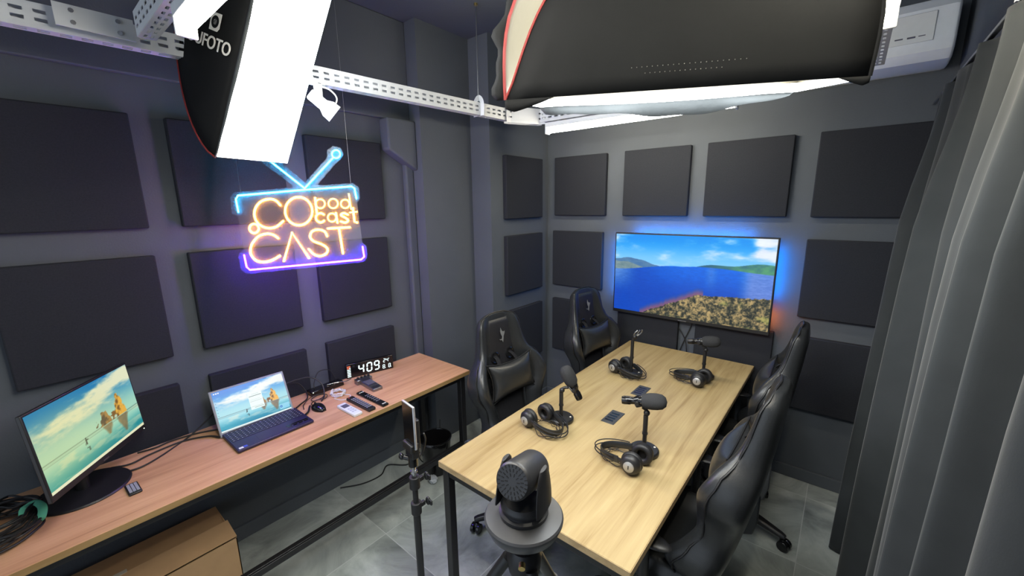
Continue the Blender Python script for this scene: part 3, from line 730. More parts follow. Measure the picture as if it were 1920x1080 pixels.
# ---------------------------------------------------------------- headphones lying on the table
def headphones(x, y, rz, label, opened=.075, seed=0):
    """band lies to -X, cups at the origin side; cup axis along Y, cap faces -Y"""
    t = thing('headphones', label, 'headphones', TR(x, y, TH + .002, rz), 'headphones on the table')
    R = .047
    for q, tilt in ((-1, .20), (1, -.15)):
        c = Vector((0, q * opened, R * .98)); ax = Vector((-.18 * q, q, tilt * .35)).normalized()
        m = zframe(c, ax)
        b = MB(); b.lathe([(.0001, -.008), (.040, -.008), (.044, .0), (.043, .010), (.034, .022), (.023, .027), (.0001, .027)], m, 28); cup = b.build('ear_cup', M['plastic'], t)
        b = MB(); b.torus(m @ Vector((0, 0, -.016)), ax, .033, .014, n=28, k=10); b.build('ear_cushion', M['cushion'], cup)
        b = MB(); b.lathe([(.0001, .026), (.022, .026), (.0225, .031), (.019, .0335), (.0001, .0335)], m, 24); k = b.build('cap', M['silver'], cup); k['label'] = 'round silver cap'
        b = MB(); b.box((0, 0, .034), (.004, .016, .0012), m); b.build('cap_mark', M['plastic'], cup)
        b = MB(); b.box((0, 0, -.0072), (.02, .02, .001), m); b.build('inner_cloth', M['mesh_fab'], cup)
    pts = []
    for k in range(25):
        a = PI / 2 - PI * k / 24
        pts.append(Vector((-.055 - .115 * math.cos(a) - .0, opened * 1.12 * math.sin(a), .045 - .018 * math.cos(a))))
    b = MB(); b.tube(pts, .01, n=10, flat=(.005, .017)); b.build('headband', M['leather'], t)
    pts2 = [Vector((p.x * 1.12 - .012, p.y * 1.15, p.z + .012)) for p in pts]
    b = MB(); b.tube(pts2, .0026); b.tube([p - Vector((0, 0, .018)) for p in pts2], .0026); b.build('band_wire', M['plastic'], t)
    for q in (-1, 1):
        b = MB(); b.tube([(-.055, q * opened * 1.12, .045), (-.03, q * opened * 1.2, .047), (0, q * opened * 1.25, .047)], .006, flat=(.004, .012)); b.build('slider', M['plastic'], t)
    rs = random.Random(seed); cb = []
    for k in range(60):
        a = 2 * PI * k / 20 + rs.random() * .2; r = .075 + .018 * math.sin(k * .7 + seed)
        cb.append((-.085 + r * math.cos(a), .01 + r * .75 * math.sin(a), .006 + .004 * (k % 3) + .012 * max(0, math.sin(k * .35))))
    b = MB(); b.tube(spline(cb, 3), .0019, n=6); b.build('cable', M['cable'], t)
    if seed in (1, 2):
        m = zframe((0, opened, R * .98), (0, -1, 0))
    return t
headphones(1.050, -1.610, R_(165), 'black headphones by the near left microphone, one open ear cushion facing up the table', .062, 1)
headphones(1.10, -.72, R_(160), 'black headphones at the far left of the table beside the empty stand', .058, 2)
headphones(1.585, -.615, R_(-8), 'black headphones at the far right of the table in front of the far microphone', .052, 3)
headphones(1.60, -1.645, R_(-5), 'black headphones with round silver cap at the near right corner, closest to the camera', .055, 4)

# ---------------------------------------------------------------- things on the desk
def eul(yw, pt, rl):
    n = Vector((math.cos(yw), math.sin(yw), 0)); w = Vector((-math.sin(yw), math.cos(yw), 0)); u = Vector((0, 0, 1))
    n, u = n * math.cos(pt) + u * math.sin(pt), -n * math.sin(pt) + u * math.cos(pt)
    w, u = w * math.cos(rl) + u * math.sin(rl), -w * math.sin(rl) + u * math.cos(rl)
    return w, u, n

# monitor
w_, u_, n_ = eul(R_(54.33), R_(5.56), R_(-1.68))
t = thing('monitor', 'black monitor with round base at the left end of the desk showing a beach picture', 'monitor', (-.098, -3.172, TH))
pos = Vector((-.041, -3.103, 1.073)) - Vector((-.098, -3.172, TH))
fm = frame(pos, w_, u_)
b = MB(); b.box((0, -.008, -.009), (.530, .328, .014), fm); b.build('bezel', M['plastic'], t, bevel=.003)
screen('screen', .514, .296, fm @ Matrix.Translation((0, 0, -.0015)), lambda u, v: beach_picture(u, v, warm=1.0), M['mon'], t, nx=256)
b = MB(); b.box((0, -.165, -.0015), (.03, .004, .001), fm); b.build('badge', M['alu'], t)
b = MB(); b.box((.25, -.165, -.0015), (.004, .003, .001), fm); b.build('power_light', M['e_led'], t)
b = MB(); b.box((0, 0, -.04), (.24, .16, .035), fm); b.build('back_shell', M['plastic'], t, bevel=.01)
b = MB(); b.lathe([(.0001, 0), (.143, 0), (.145, .004), (.140, .009), (.04, .014), (.0001, .014)], I4, 48); b.build('stand_base', M['plastic'], t)
b = MB(); b.cyl((0, 0, .01), (0, 0, .30), .02); b.build('stand_neck', M['plastic'], t)

# laptop
t = thing('laptop', 'open navy laptop on the desk showing a beach picture with a white dialog window', 'laptop', TR(.004, -2.514, TH, R_(.5)))
b = MB(); b.span((-.112, -.176, .003), (.114, .176, .017)); b.build('keyboard_deck', M['lap_deck'], t, bevel=.004)
kb = MB(); km = MB()
for r_i in range(6):
    ncol = 18; x = -.088 + .0185 * r_i
    for c_i in range(ncol):
        y = -.158 + .0186 * c_i
        if r_i == 5 and 4 <= c_i <= 7:
            if c_i == 4: kb.span((x - .007, y - .008, .017), (x + .007, y + .0638, .0185))
            continue
        kb.span((x - .0076, y - .0080, .017), (x + .0076, y + .0080, .0186))
        km.span((x - .0028, y - .002, .0186), (x + .0008, y + .0016, .0189))
kk = kb.build('keys', M['key'], t); kk['kind'] = 'stuff'
kk = km.build('key_legends', M['keymark'], t); kk['kind'] = 'stuff'
b = MB(); b.span((.030, -.075, .0169), (.106, .045, .0174)); b.build('touchpad', M['lap_deck'], t)
b = MB(); b.span((.088, -.166, .017), (.104, -.148, .0175)); s = b.build('palm_sticker', M['white'], t); s['label'] = 'small white sticker'
b = MB(); b.span((.086, -.146, .017), (.105, -.130, .0175)); s = b.build('palm_sticker', mat('blue_sticker', (.05, .08, .45), .4), t); s['label'] = 'small blue sticker'
b = MB(); b.span((.060, .055, .017), (.072, .165, .0174)); s = b.build('palm_sticker', M['plastic_gl'], t); s['label'] = 'long dark specification sticker'
for k in range(4):
    b = MB(); b.span((.076, .058 + .027 * k, .017), (.088, .078 + .027 * k, .0174)); b.build('port_badge', M['plastic_gl'], t)
lw, lu, ln = eul(R_(-1.5), R_(25.8), 0)
pv = Vector((-.150, -.008, .885 - TH)); fm = frame(pv, lw, lu)
b = MB(); b.box((0, 0, -.004), (.350, .236, .007), fm); b.build('lid', M['lap_grey'], t, bevel=.003)
screen('screen', .330, .206, fm @ Matrix.Translation((0, .006, .0002)), lambda u, v: beach_picture(u, v, dialog=True), M['lap'], t, nx=300)
b = MB(); b.cyl((-.102, -.15, .016), (-.102, .15, .016), .006); b.build('hinge', M['plastic'], t)

# clock
t = thing('digital_clock', 'wide black digital clock at the back of the desk showing 409', 'clock', TR(-.236, -1.788, TH, R_(-15)))
b = MB(); b.span((-.012, -.158, 0), (.012, .158, .099)); b.build('case', M['clockbody'], t, bevel=.003)
SEG = {'a': ((-.5, .5), (1, 1)), 'b': ((.5, .5), (.5, 1)), 'c': ((.5, .5), (0, .5)), 'd': ((-.5, .5), (0, 0)), 'e': ((-.5, -.5), (0, .5)), 'f': ((-.5, -.5), (.5, 1)), 'g': ((-.5, .5), (.5, .5))}
DIG = {'4': 'fgbc', '0': 'abcdef', '9': 'abcdfg', '2': 'abged', '8': 'abcdefg'}
def digit(ch_, y0, z0, w, h, th):
    b = MB(); g = th * .62
    for s in DIG[ch_]:
        (ya, yb), (za, zb) = SEG[s]
        A = Vector((0, y0 + ya * w, z0 + za * h)); B = Vector((0, y0 + yb * w, z0 + zb * h))
        d = (B - A).normalized(); A = A + d * g; B = B - d * g; nrm = Vector((0, -d.z, d.y)) * (th / 2)
        hx = d * (th / 2)
        poly = [A - hx * .9, A + nrm, B + nrm, B + hx * .9, B - nrm, A - nrm]
        off = Vector((.0122, 0, 0)); off2 = Vector((.0132, 0, 0)); sl = .06
        f = lambda p: Vector((0, p.y + (p.z - z0) * sl, p.z))
        b.add([f(p) + off for p in poly] + [f(p) + off2 for p in poly], [tuple(range(6)), tuple(range(11, 5, -1))] + [(i, (i + 1) % 6, 6 + (i + 1) % 6, 6 + i) for i in range(6)])
    return b.build('digit', M['e_digit'], t, smooth=False)
digit('4', -.062, .022, .030, .058, .0085); digit('0', -.008, .022, .030, .058, .0085); digit('9', .042, .022, .030, .058, .0085)
digit('2', .096, .060, .012, .024, .0036); digit('4', .116, .060, .012, .024, .0036)
digit('8', .090, .016, .013, .026, .0036); digit('8', .130, .016, .013, .026, .0036)
for y, z in ((.101, .016), (.141, .016), (.130, .080)):
    b = MB(); b.span((.0122, y - .0015, z), (.0132, y + .0015, z + .003)); b.build('point', M['e_digit'], t, smooth=False)
for k in range(7):
    for j in range(3):
        b = MB(); b.span((.0122, -.150 + .0075 * j, .010 + .0115 * k), (.0132, -.1445 + .0075 * j, .0175 + .0115 * k))
        b.build('level_bar', M['e_red'] if k > 5 or (k == 5 and j != 2) else M['e_digit'], t, smooth=False)
# metal-tipped plug lead of the clock
b = MB(); b.tube(spline([(-.205, -1.945, TH + .022), (-.20, -1.985, TH + .02), (-.19, -2.03, TH + .035), (-.215, -2.10, TH + .034)], 6), .003)
tag(b.build('clock_lead', M['chrome'], None), 'short metal-tipped lead plugged into the left end of the clock', 'cable')

# small audio recorder/mixer
t = thing('audio_mixer', 'small grey portable audio mixer with knobs on the desk in front of the clock', 'audio mixer', TR(-.05, -1.905, TH, R_(-3)))
b = MB(); b.prism([(-.105, .0), (.100, .0), (.100, .020), (-.04, .026), (-.06, .038), (-.105, .032)], frame((0, .032, 0), (1, 0, 0), (0, 0, 1)), .064)
b.span((-.105, -.052, 0), (-.062, .052, .034)); b.build('body', M['alu'], t, bevel=.004)
for k in range(4):
    b = MB(); b.cyl((-.083, -.036 + .024 * k, .034), (-.083, -.036 + .024 * k, .046), .008, .007, n=14); b.build('knob', M['plastic'], t)
b = MB(); b.span((-.045, -.026, .0245), (.03, .026, .027)); b.build('display', M['lcd'], t)
for k in range(8):
    b = MB(); b.span((.036 + .015 * (k // 4), -.026 + .014 * (k % 4), .021), (.046 + .015 * (k // 4), -.016 + .014 * (k % 4), .0245)); b.build('pad_button', M['grey_plastic'], t)

# remote controls
def remote(loc, L, W, H, mt, label, rz, kind):
    t = thing('remote_control', label, 'remote control', TR(*loc, TH, rz), 'remote controls on the desk')
    b = MB(); b.span((-L / 2, -W / 2, 0), (L / 2, W / 2, H)); b.build('case', M[mt], t, bevel=.005, seg=3)
    if kind == 'white':
        b = MB(); b.span((-L * .36, -W * .36, H), (-L * .12, W * .36, H + .0006)); b.build('display', M['lcd'], t)
        for k in range(6):
            b = MB(); b.span((L * (.0 + .12 * (k // 2)), -W * .25 + W * .3 * (k % 2), H), (L * (.06 + .12 * (k // 2)), -W * .05 + W * .3 * (k % 2), H + .0012)); b.build('button', M['offwhite'], t)
    elif kind == 'dark':
        b = MB(); b.cyl((-L * .43, -W * .28, H), (-L * .43, -W * .28, H + .0015), .004, n=12); b.build('button', M['redbutton'], t)
        for r_i in range(9):
            for c_i in range(3):
                b = MB(); b.span((-L * .33 + L * .083 * r_i, -W * .34 + W * .27 * c_i, H), (-L * .33 + L * .083 * r_i + L * .045, -W * .34 + W * .27 * c_i + W * .16, H + .0014)); b.build('button', M['button'], t)
    elif kind == 'flat':
        for c_i in range(3):
            b = MB(); b.cyl((-L * .40, -W * .27 + W * .27 * c_i, H), (-L * .40, -W * .27 + W * .27 * c_i, H + .0015), .0045, n=12); b.build('button', M['white'], t)
        for r_i in range(6):
            for c_i in range(3):
                b = MB(); b.span((-L * .2 + L * .08 * r_i, -W * .3 + W * .24 * c_i, H), (-L * .2 + L * .08 * r_i + L * .03, -W * .3 + W * .24 * c_i + W * .10, H + .0012)); b.build('button', M['button'], t)
        b = MB(); b.span((L * .42, -W * .3, H), (L * .45, W * .3, H + .0008)); b.build('badge', M['dot'], t)
    else:
        for c_i in range(3):
            b = MB(); b.span((-L * .38, -W * .38 + W * .27 * c_i, H), (L * .38, -W * .38 + W * .22 + W * .27 * c_i, H + .0014)); b.build('button', M['button'], t)
    return t
remote((.150, -2.155), .178, .050, .018, 'white', 'white air conditioner remote at the front of the row of three on the desk', R_(2), 'white')
remote((.134, -2.078), .232, .044, .018, 'plastic', 'black remote with rows of grey buttons, middle of the three on the desk', R_(2), 'dark')
remote((.126, -2.000), .272, .040, .014, 'plastic_gl', 'long flat black remote, nearest the clock of the three on the desk', R_(2), 'flat')
remote((.055, -3.044), .094, .042, .010, 'plastic', 'tiny remote with grey button strips beside the monitor base', R_(2), 'tiny')

# mouse
t = thing('computer_mouse', 'black computer mouse on the desk right of the laptop', 'mouse', TR(-.012, -2.252, TH, R_(8)))
rg = []
for s in np.linspace(0, 1, 12):
    x = -.052 + .104 * s; w = .030 * math.sin(PI * min(max(s, .04), .96)) ** .4; h = .034 * math.sin(PI * (.10 + .84 * s)) ** .7
    rg.append([Vector((x, w * math.cos(a), h * max(0, math.sin(a)) ** .6)) for a in np.linspace(0, PI, 13)])
b = MB(); b.rings(rg); b.build('shell', M['plastic_gl'], t, ang=60)
b = MB(); b.cyl((-.028, -.003, .030), (-.028, .003, .030), .007, n=14); b.build('scroll_wheel', M['rubber'], t)
b = MB(); b.tube(spline([(-.05, 0, .012), (-.085, .01, .006), (-.10, .05, .008), (-.07, .09, .010), (-.10, .12, .014), (-.14, .09, .012), (-.13, .04, .010), (-.09, .03, .014), (-.08, .08, .018), (-.12, .11, .02), (-.15, .05, .012), (-.11, -.02, .008), (-.06, -.05, .006)], 8), .0024); b.build('mouse_cable', M['cable'], t)

# white coiled cord
rs = random.Random(3); pts = []
for k in range(100):
    a = 2 * PI * k / 13; r = .030 + .014 * rs.random()
    pts.append((-.098 + r * math.cos(a) * 1.1, -2.092 + r * math.sin(a) * 1.0, TH + .004 + .028 * rs.random() * (1 - abs(k - 50) / 90)))
pts += [(-.05, -2.06, TH + .003), (-.02, -2.055, TH + .003), (.005, -2.085, TH + .003), (-.01, -2.12, TH + .003), (-.06, -2.135, TH + .003)]
b = MB(); b.tube(spline(pts, 3), .0024, n=6); tag(b.build('white_cord', M['white_cable'], None), 'white coiled charging cord on the desk behind the remotes', 'cord')
# black usb hub
t = thing('docking_bar', 'long glossy black box lying on the desk between laptop and clock', 'docking station', TR(-.225, -2.105, TH, R_(2)))
b = MB(); b.span((-.032, -.105, 0), (.032, .105, .030)); b.build('case', M['plastic_gl'], t, bevel=.004)
b = MB(); b.span((.032, -.096, .022), (.0325, -.091, .026)); b.build('status_light', M['e_led'], t)
# loose cables on the desk
def cable(name, pts, r, label, grp=None, mt='cable', cat='cable'):
    b = MB(); b.tube(spline(pts, 10), r); return tag(b.build(name, M[mt], None), label, cat, grp)
Z1 = TH + .005
cable('power_cable', [(-.10, -2.70, TH + .01), (-.17, -2.735, Z1), (-.215, -2.83, Z1), (-.20, -2.95, Z1), (-.175, -3.02, Z1), (-.205, -3.08, Z1)], .0042, 'black cable snaking on the desk from the laptop to behind the monitor', 'cables on the desk')
cable('power_cable', [(-.265, -2.63, TH + .11), (-.255, -2.70, TH + .06), (-.235, -2.80, Z1), (-.12, -2.96, Z1), (-.115, -3.04, Z1), (-.17, -3.09, Z1)], .004, 'black cable hanging from the wall panel and curving in front of the monitor base', 'cables on the desk')
cable('power_cable', [(-.19, -2.66, TH + .006), (-.245, -2.76, Z1), (-.262, -2.86, Z1), (-.25, -2.92, Z1), (-.262, -2.985, Z1)], .004, 'black cable close to the wall between laptop and monitor', 'cables on the desk')
cable('power_cable', [(-.105, -2.333, TH + .012), (-.14, -2.30, Z1), (-.19, -2.235, Z1), (-.24, -2.22, TH + .03), (-.26, -2.25, TH + .085), (-.255, -2.31, TH + .105), (-.235, -2.34, TH + .10)], .0042, 'black cable looping up beside the right edge of the laptop screen', 'cables on the desk')
cable('power_cable', [(-.225, -2.345, TH + .12), (-.225, -2.27, TH + .125), (-.215, -2.19, TH + .115), (-.17, -2.15, TH + .07), (-.12, -2.165, TH + .02), (-.085, -2.20, Z1)], .0042, 'grey-black cable arching from behind the laptop down to the mouse', 'cables on the desk')
cable('power_cable', [(.012, -2.333, TH + .012), (-.01, -2.31, TH + .010), (-.045, -2.29, TH + .008), (-.08, -2.27, Z1)], .0052, 'short plug with green ring in the right side of the laptop', 'cables on the desk')
cable('power_cable', [(-.26, -2.02, TH + .035), (-.275, -2.05, TH + .10), (-.27, -2.12, TH + .11), (-.25, -2.16, TH + .06), (-.235, -2.17, TH + .031)], .003, 'thin black cable arching over the long black box by the wall', 'cables on the desk')
# pile of coiled black cables with green tie
t = thing('coiled_cables', 'pile of coiled black cables with a green tie at the left end of the desk', 'cables', TR(.02, -3.385, TH))
for q in range(3):
    rs = random.Random(q); pts = []
    for k in range(70):
        a = 2 * PI * k / 14 + q; r = .085 + .03 * rs.random()
        pts.append((r * math.cos(a) * 1.15 - .02 * q, r * math.sin(a) * .95, .006 + .05 * (k / 70) + .014 * rs.random() + .008 * q))
    b = MB(); b.tube(spline(pts, 4), .0042, n=6); b.build('cable_coil', M['cable'], t)
b = MB(); b.tube(spline([(-.07, .06, .05), (-.03, .085, .075), (.02, .105, .07), (.055, .10, .05), (.05, .085, .035)], 6), .01, flat=(.012, .003)); b.build('velcro_tie', M['green'], t)
b = MB(); b.tube(spline([(-.03, .09, .072), (.0, .065, .078), (.03, .06, .07)], 6), .01, flat=(.011, .003)); b.build('velcro_tie', M['green'], t)
for p in ((.06, -.01, .078), (.045, .005, .080)):
    b = MB(); b.cyl(p, (p[0] + .02, p[1] - .012, p[2] + .004), .006, n=12); b.build('plug', M['chrome'], t)
b = MB(); b.cyl((.08, -.05, .07), (.10, -.065, .074), .010, n=14); b.build('plug', mat('blue_plug', (.04, .05, .35), .4), t)

# ---------------------------------------------------------------- under the desk
t = thing('cardboard_box', 'open brown cardboard box on the floor under the desk', 'box', (-.14, -3.07, 0))
bw, bl, bh, th_ = .17, .34, .30, .004
for nm, a, c in (('side_wall', (bw - th_, -bl, 0), (bw, bl, bh)), ('side_wall', (-bw, -bl, 0), (-bw + th_, bl, bh)), ('end_wall', (-bw, bl - th_, 0), (bw, bl, bh)), ('end_wall', (-bw, -bl, 0), (bw, -bl + th_, bh)), ('bottom', (-bw, -bl, 0), (bw, bl, th_))):
    b = MB(); b.span(a, c); b.build(nm, M['cardboard'], t)
b = MB(); b.box((-.066, 0, .012), (.132, bl * 2, .003), Matrix.Translation((bw, 0, bh)) @ Matrix.Rotation(R_(8), 4, 'Y')); b.build('flap', M['cardboard'], t)
b = MB(); b.box((.075, 0, .0), (.15, bl * 2, .003), Matrix.Translation((-bw, 0, bh)) @ Matrix.Rotation(R_(4), 4, 'Y')); b.build('flap', M['cardboard'], t)
b = MB(); b.box((.035, -.12, bh + .032), (.022, .16, .002)); b.build('torn_tape', M['tape'], t)

t = thing('waste_bin', 'glossy black waste bin with a clear bag under the end of the desk', 'bin', (.06, -1.50, 0))
b = MB(); b.lathe([(.0001, 0), (.085, 0), (.088, .004), (.112, .262), (.110, .262), (.086, .008), (.0001, .006)], I4, 40); b.build('bucket', M['plastic_gl'], t)
b = MB(); b.torus((0, 0, .262), (0, 0, 1), .112, .006, 40, 8); b.build('rim', M['plastic_gl'], t)
rg = []
for k in range(4):
    z = (.262, .24, .19, .12)[k]; rg.append([Vector(((.114 - .018 * k * .33 + .006 * math.sin(7 * a + k)) * math.cos(a), (.114 - .018 * k * .33 + .006 * math.sin(5 * a + 2 * k)) * math.sin(a), z + .012 * math.sin(3 * a + k))) for a in np.linspace(-1.6, .2, 18)])
b = MB(); b.grid(rg); b.build('bin_liner', M['plastic_gl'], t, solid=.001)
b = MB(); b.ell((0, 0, 0), .032, .026, .028, TR(.095, -.115, .03), 14, 9)
for v in b.bm.verts: v.co += Vector((rs.uniform(-1, 1), rs.uniform(-1, 1), rs.uniform(-1, 1) * .5)) * .006
tag(b.build('crumpled_bag', M['bag'], None, smooth=False), 'crumpled clear plastic on the floor against the waste bin', 'plastic bag').parent = None
bpy.data.objects['crumpled_bag'].location = (.06, -1.50, .0)
cable('floor_cable', [(-.30, -2.05, .006), (-.22, -1.93, .006), (-.20, -1.80, .006), (-.26, -1.70, .006), (-.15, -1.60, .006), (-.2, -1.45, .006)], .0045, 'black cable lying on the floor along the wall under the desk')
cable('floor_cable', [(-.05, -1.36, .3), (.0, -1.42, .12), (-.04, -1.50, .01), (-.14, -1.50, .006), (-.20, -1.42, .006)], .004, 'black cable hanging down beside the waste bin under the desk')

# ---------------------------------------------------------------- camera on tripod
PX, PY, PZ = 1.729, -2.597, 1.040 + .215
t = thing('tripod', 'black tripod with a silver leg under the round camera in the foreground', 'tripod', (PX, PY, 0))
hz = PZ - .035
b = MB(); b.lathe([(.0001, hz - .02), (.03, hz - .02), (.035, hz - .012), (.035, hz), (.0001, hz)], I4, 24); b.build('mount_plate', M['plastic'], t)
b = MB(); b.cyl((0, 0, hz - .28), (0, 0, hz - .02), .016); b.build('centre_column', M['plastic'], t)
b = MB(); b.lathe([(.018, hz - .10), (.034, hz - .095), (.038, hz - .06), (.03, hz - .04), (.018, hz - .035)], I4, 24); b.build('leg_collar', M['plastic'], t)
for k, a in enumerate((R_(213), R_(333), R_(93))):
    d = Vector((math.cos(a), math.sin(a), 0)); top = d * .035 + Vector((0, 0, hz - .07)); bot = d * (.72, .55, .62)[k] + Vector((0, 0, .012))
    f = lambda s: top + (bot - top) * s
    b = MB(); b.cyl(f(0), f(.06 if k == 0 else .16), .013); l = b.build('leg', M['plastic'], t)
    b = MB(); k_ = .10 if k == 0 else 0; b.cyl(f(.14 + k_), f(.19 + k_), .017); b.ell(f(.165 + k_) + Vector((-d.y, d.x, 0)) * .02, .012, .012, .016); b.build('leg_lock', M['plastic'], l)
    b = MB(); b.cyl(f(.06 if k == 0 else .16), f(.97), .0105 if k == 0 else .0098); lo = b.build('leg_tube', M['phone_side'] if k == 0 else M['plastic'], l)
    b = MB(); b.ell(bot, .016, .016, .012); b.build('rubber_foot', M['rubber'], l)
    b = MB(); b.tube([d * .02 + Vector((0, 0, hz - .27)), f(.30)], .006, flat=(.008, .003)); b.build('strut', M['plastic'], t)
b = MB(); b.cyl((.03, -.045, hz - .03), (.036, -.054, hz - .032), .007, n=12); b.build('quick_release_screw', M['brass'], t)

t = thing('conference_camera', 'round dark grey pan tilt camera on the tripod in the foreground, seen from behind', 'camera', TR(PX, PY, PZ, 0))
b = MB(); b.lathe([(.0001, -.035), (.062, -.035), (.074, -.024), (.0825, -.004), (.083, .001), (.080, .005), (.052, .010), (.0001, .010)], I4, 56); b.build('base', M['ptz_disc'], t)
b = MB(); b.lathe([(.050, .008), (.0515, .012), (.0515, .018), (.046, .022), (.046, .027), (.0485, .030), (.0485, .036), (.043, .043), (.0001, .043)], I4, 48); b.build('turntable', M['ptz'], t)
az = R_(102); dv = Vector((math.cos(az), math.sin(az), 0)); sv = Vector((dv.y, -dv.x, 0))
for q in (-1, 1):
    # yoke arm: tapering curved plate
    rg = []
    for s in np.linspace(0, 1, 9):
        z = .034 + .088 * s; wd = .038 * (1 - .50 * s ** 2.2); th2 = .0085 * (1 - .25 * s)
        c = sv * (q * (.0455 - .004 * s)) + Vector((0, 0, z)) + dv * (.004 * s)
        if s > .98: wd *= .72
        rg.append([c + dv * (wd * math.cos(a)) + sv * (q * th2 * math.sin(a) * (1.0 if math.sin(a) > 0 else .4)) for a in np.linspace(0, 2 * PI, 20, endpoint=False)])
    b = MB(); b.rings(rg); b.build('yoke_arm', M['ptz'], t, bevel=.002)
hd = (dv * math.cos(R_(17)) - Vector((0, 0, math.sin(R_(17))))).normalized()
hc = Vector((0, 0, .098)); m = zframe(hc, hd)
b = MB(); b.lathe([(.0001, -.052), (.033, -.052), (.0365, -.049), (.0375, -.044), (.0375, .048), (.0345, .056), (.024, .058), (.0001, .058)], m, 48); hb = b.build('camera_head', M['ptz'], t)
for ring_r, n_f in ((.030, 24), (.0215, 18), (.013, 10)):
    for k in range(n_f):
        a = 2 * PI * k / n_f + ring_r * 40
        mm_ = m @ Matrix.Rotation(a, 4, 'Z') @ Matrix.Translation((ring_r, 0, -.0522))
        b = MB(); b.box((0, 0, 0), (.0060, .0016, .0012), mm_); b.build('vent_slit', M['rubber'], t)
b = MB(); b.lathe([(.0001, .057), (.022, .057), (.023, .064), (.019, .065), (.0001, .061)], m, 32); b.build('lens', M['plastic_gl'], t)

# ---------------------------------------------------------------- phone stand
SXp, SYp = 1.135, -2.447
t = thing('phone_stand', 'slim black telescopic light stand holding a phone in front of the desk', 'stand', (SXp, SYp, 0))
b = MB(); b.cyl((0, 0, .10), (0, 0, .865), .0125); b.build('pole', M['black_steel'], t)
b = MB(); b.cyl((0, 0, .84), (0, 0, .99), .0095); b.build('pole_extension', M['black_steel'], t)
def collar(z):
    b = MB(); b.cyl((0, 0, z - .022), (0, 0, z + .022), .018); b.span((-.006, .012, z - .008), (.006, .036, z + .008)); b.build('collar', M['plastic'], t, bevel=.002)
    b = MB(); b.ell((.012, .042, z + .006), .011, .008, .016); b.span((.014, .038, z - .002), (.034, .045, z + .016)); b.build('collar_knob', M['plastic'], t, bevel=.002)
collar(.865); collar(.965)
b = MB(); b.cyl((0, 0, .99), (0, 0, 1.03), .007); b.cyl((0, 0, 1.003), (0, 0, 1.010), .012); b.build('stud', M['chrome'], t)
b = MB(); b.cyl((0, 0, 1.03), (0, 0, 1.07), .016); b.cyl((-.03, -.02, 1.06), (.01, 0, 1.055), .008); b.ell((-.033, -.022, 1.061), .012, .009, .012); b.ell((0, 0, 1.08), .014, .014, .016); b.build('ball_head', M['plastic_gl'], t)
pdir = R_(142 - 90 + 6 + 180 + 24)     # direction in which the phone's edge points
pm = TR(0, 0, 1.150, pdir)      # local X = phone thickness, Y = phone width
b = MB(); b.span((-.014, -.026, -.085), (.014, .026, -.03)); b.span((-.022, -.022, -.055), (-.008, .022, .05)); b.span((.004, -.03, -.058), (.020, .03, -.03)); b.bm.transform(pm); b.build('phone_clamp', M['plastic'], t, bevel=.004)
b = MB(); b.tube([pm @ Vector(p) for p in spline([(-.03, .03, .0), (-.045, .01, -.04), (-.035, .0, -.09), (0, 0, -.10)], 6)], .003); b.build('clamp_cable', M['cable'], t)
for k in range(3):
    a = 2 * PI * k / 3 + .5; d = Vector((math.cos(a), math.sin(a), 0))
    b = MB(); b.tube([d * .02 + Vector((0, 0, .26)), d * .26 + Vector((0, 0, .010))], .008); b.build('leg', M['black_steel'], t)
b = MB(); b.cyl((0, 0, .24), (0, 0, .285), .02); b.build('leg_hub', M['plastic'], t)
t = thing('smartphone', 'smartphone clamped edge-on at the top of the black stand', 'phone', Matrix.Translation((SXp, SYp, 0)) @ pm)
b = MB(); b.span((.0, -.0375, -.045), (.0085, .0375, .110)); b.build('frame', M['phone_side'], t, bevel=.003, seg=3)
b = MB(); b.span((-.0008, -.034, -.041), (-.0001, .034, .106)); b.build('back_panel', M['phone_screen'], t)
b = MB(); b.span((.0086, -.034, -.041), (.0092, .034, .106)); b.build('screen', M['plastic_gl'], t)

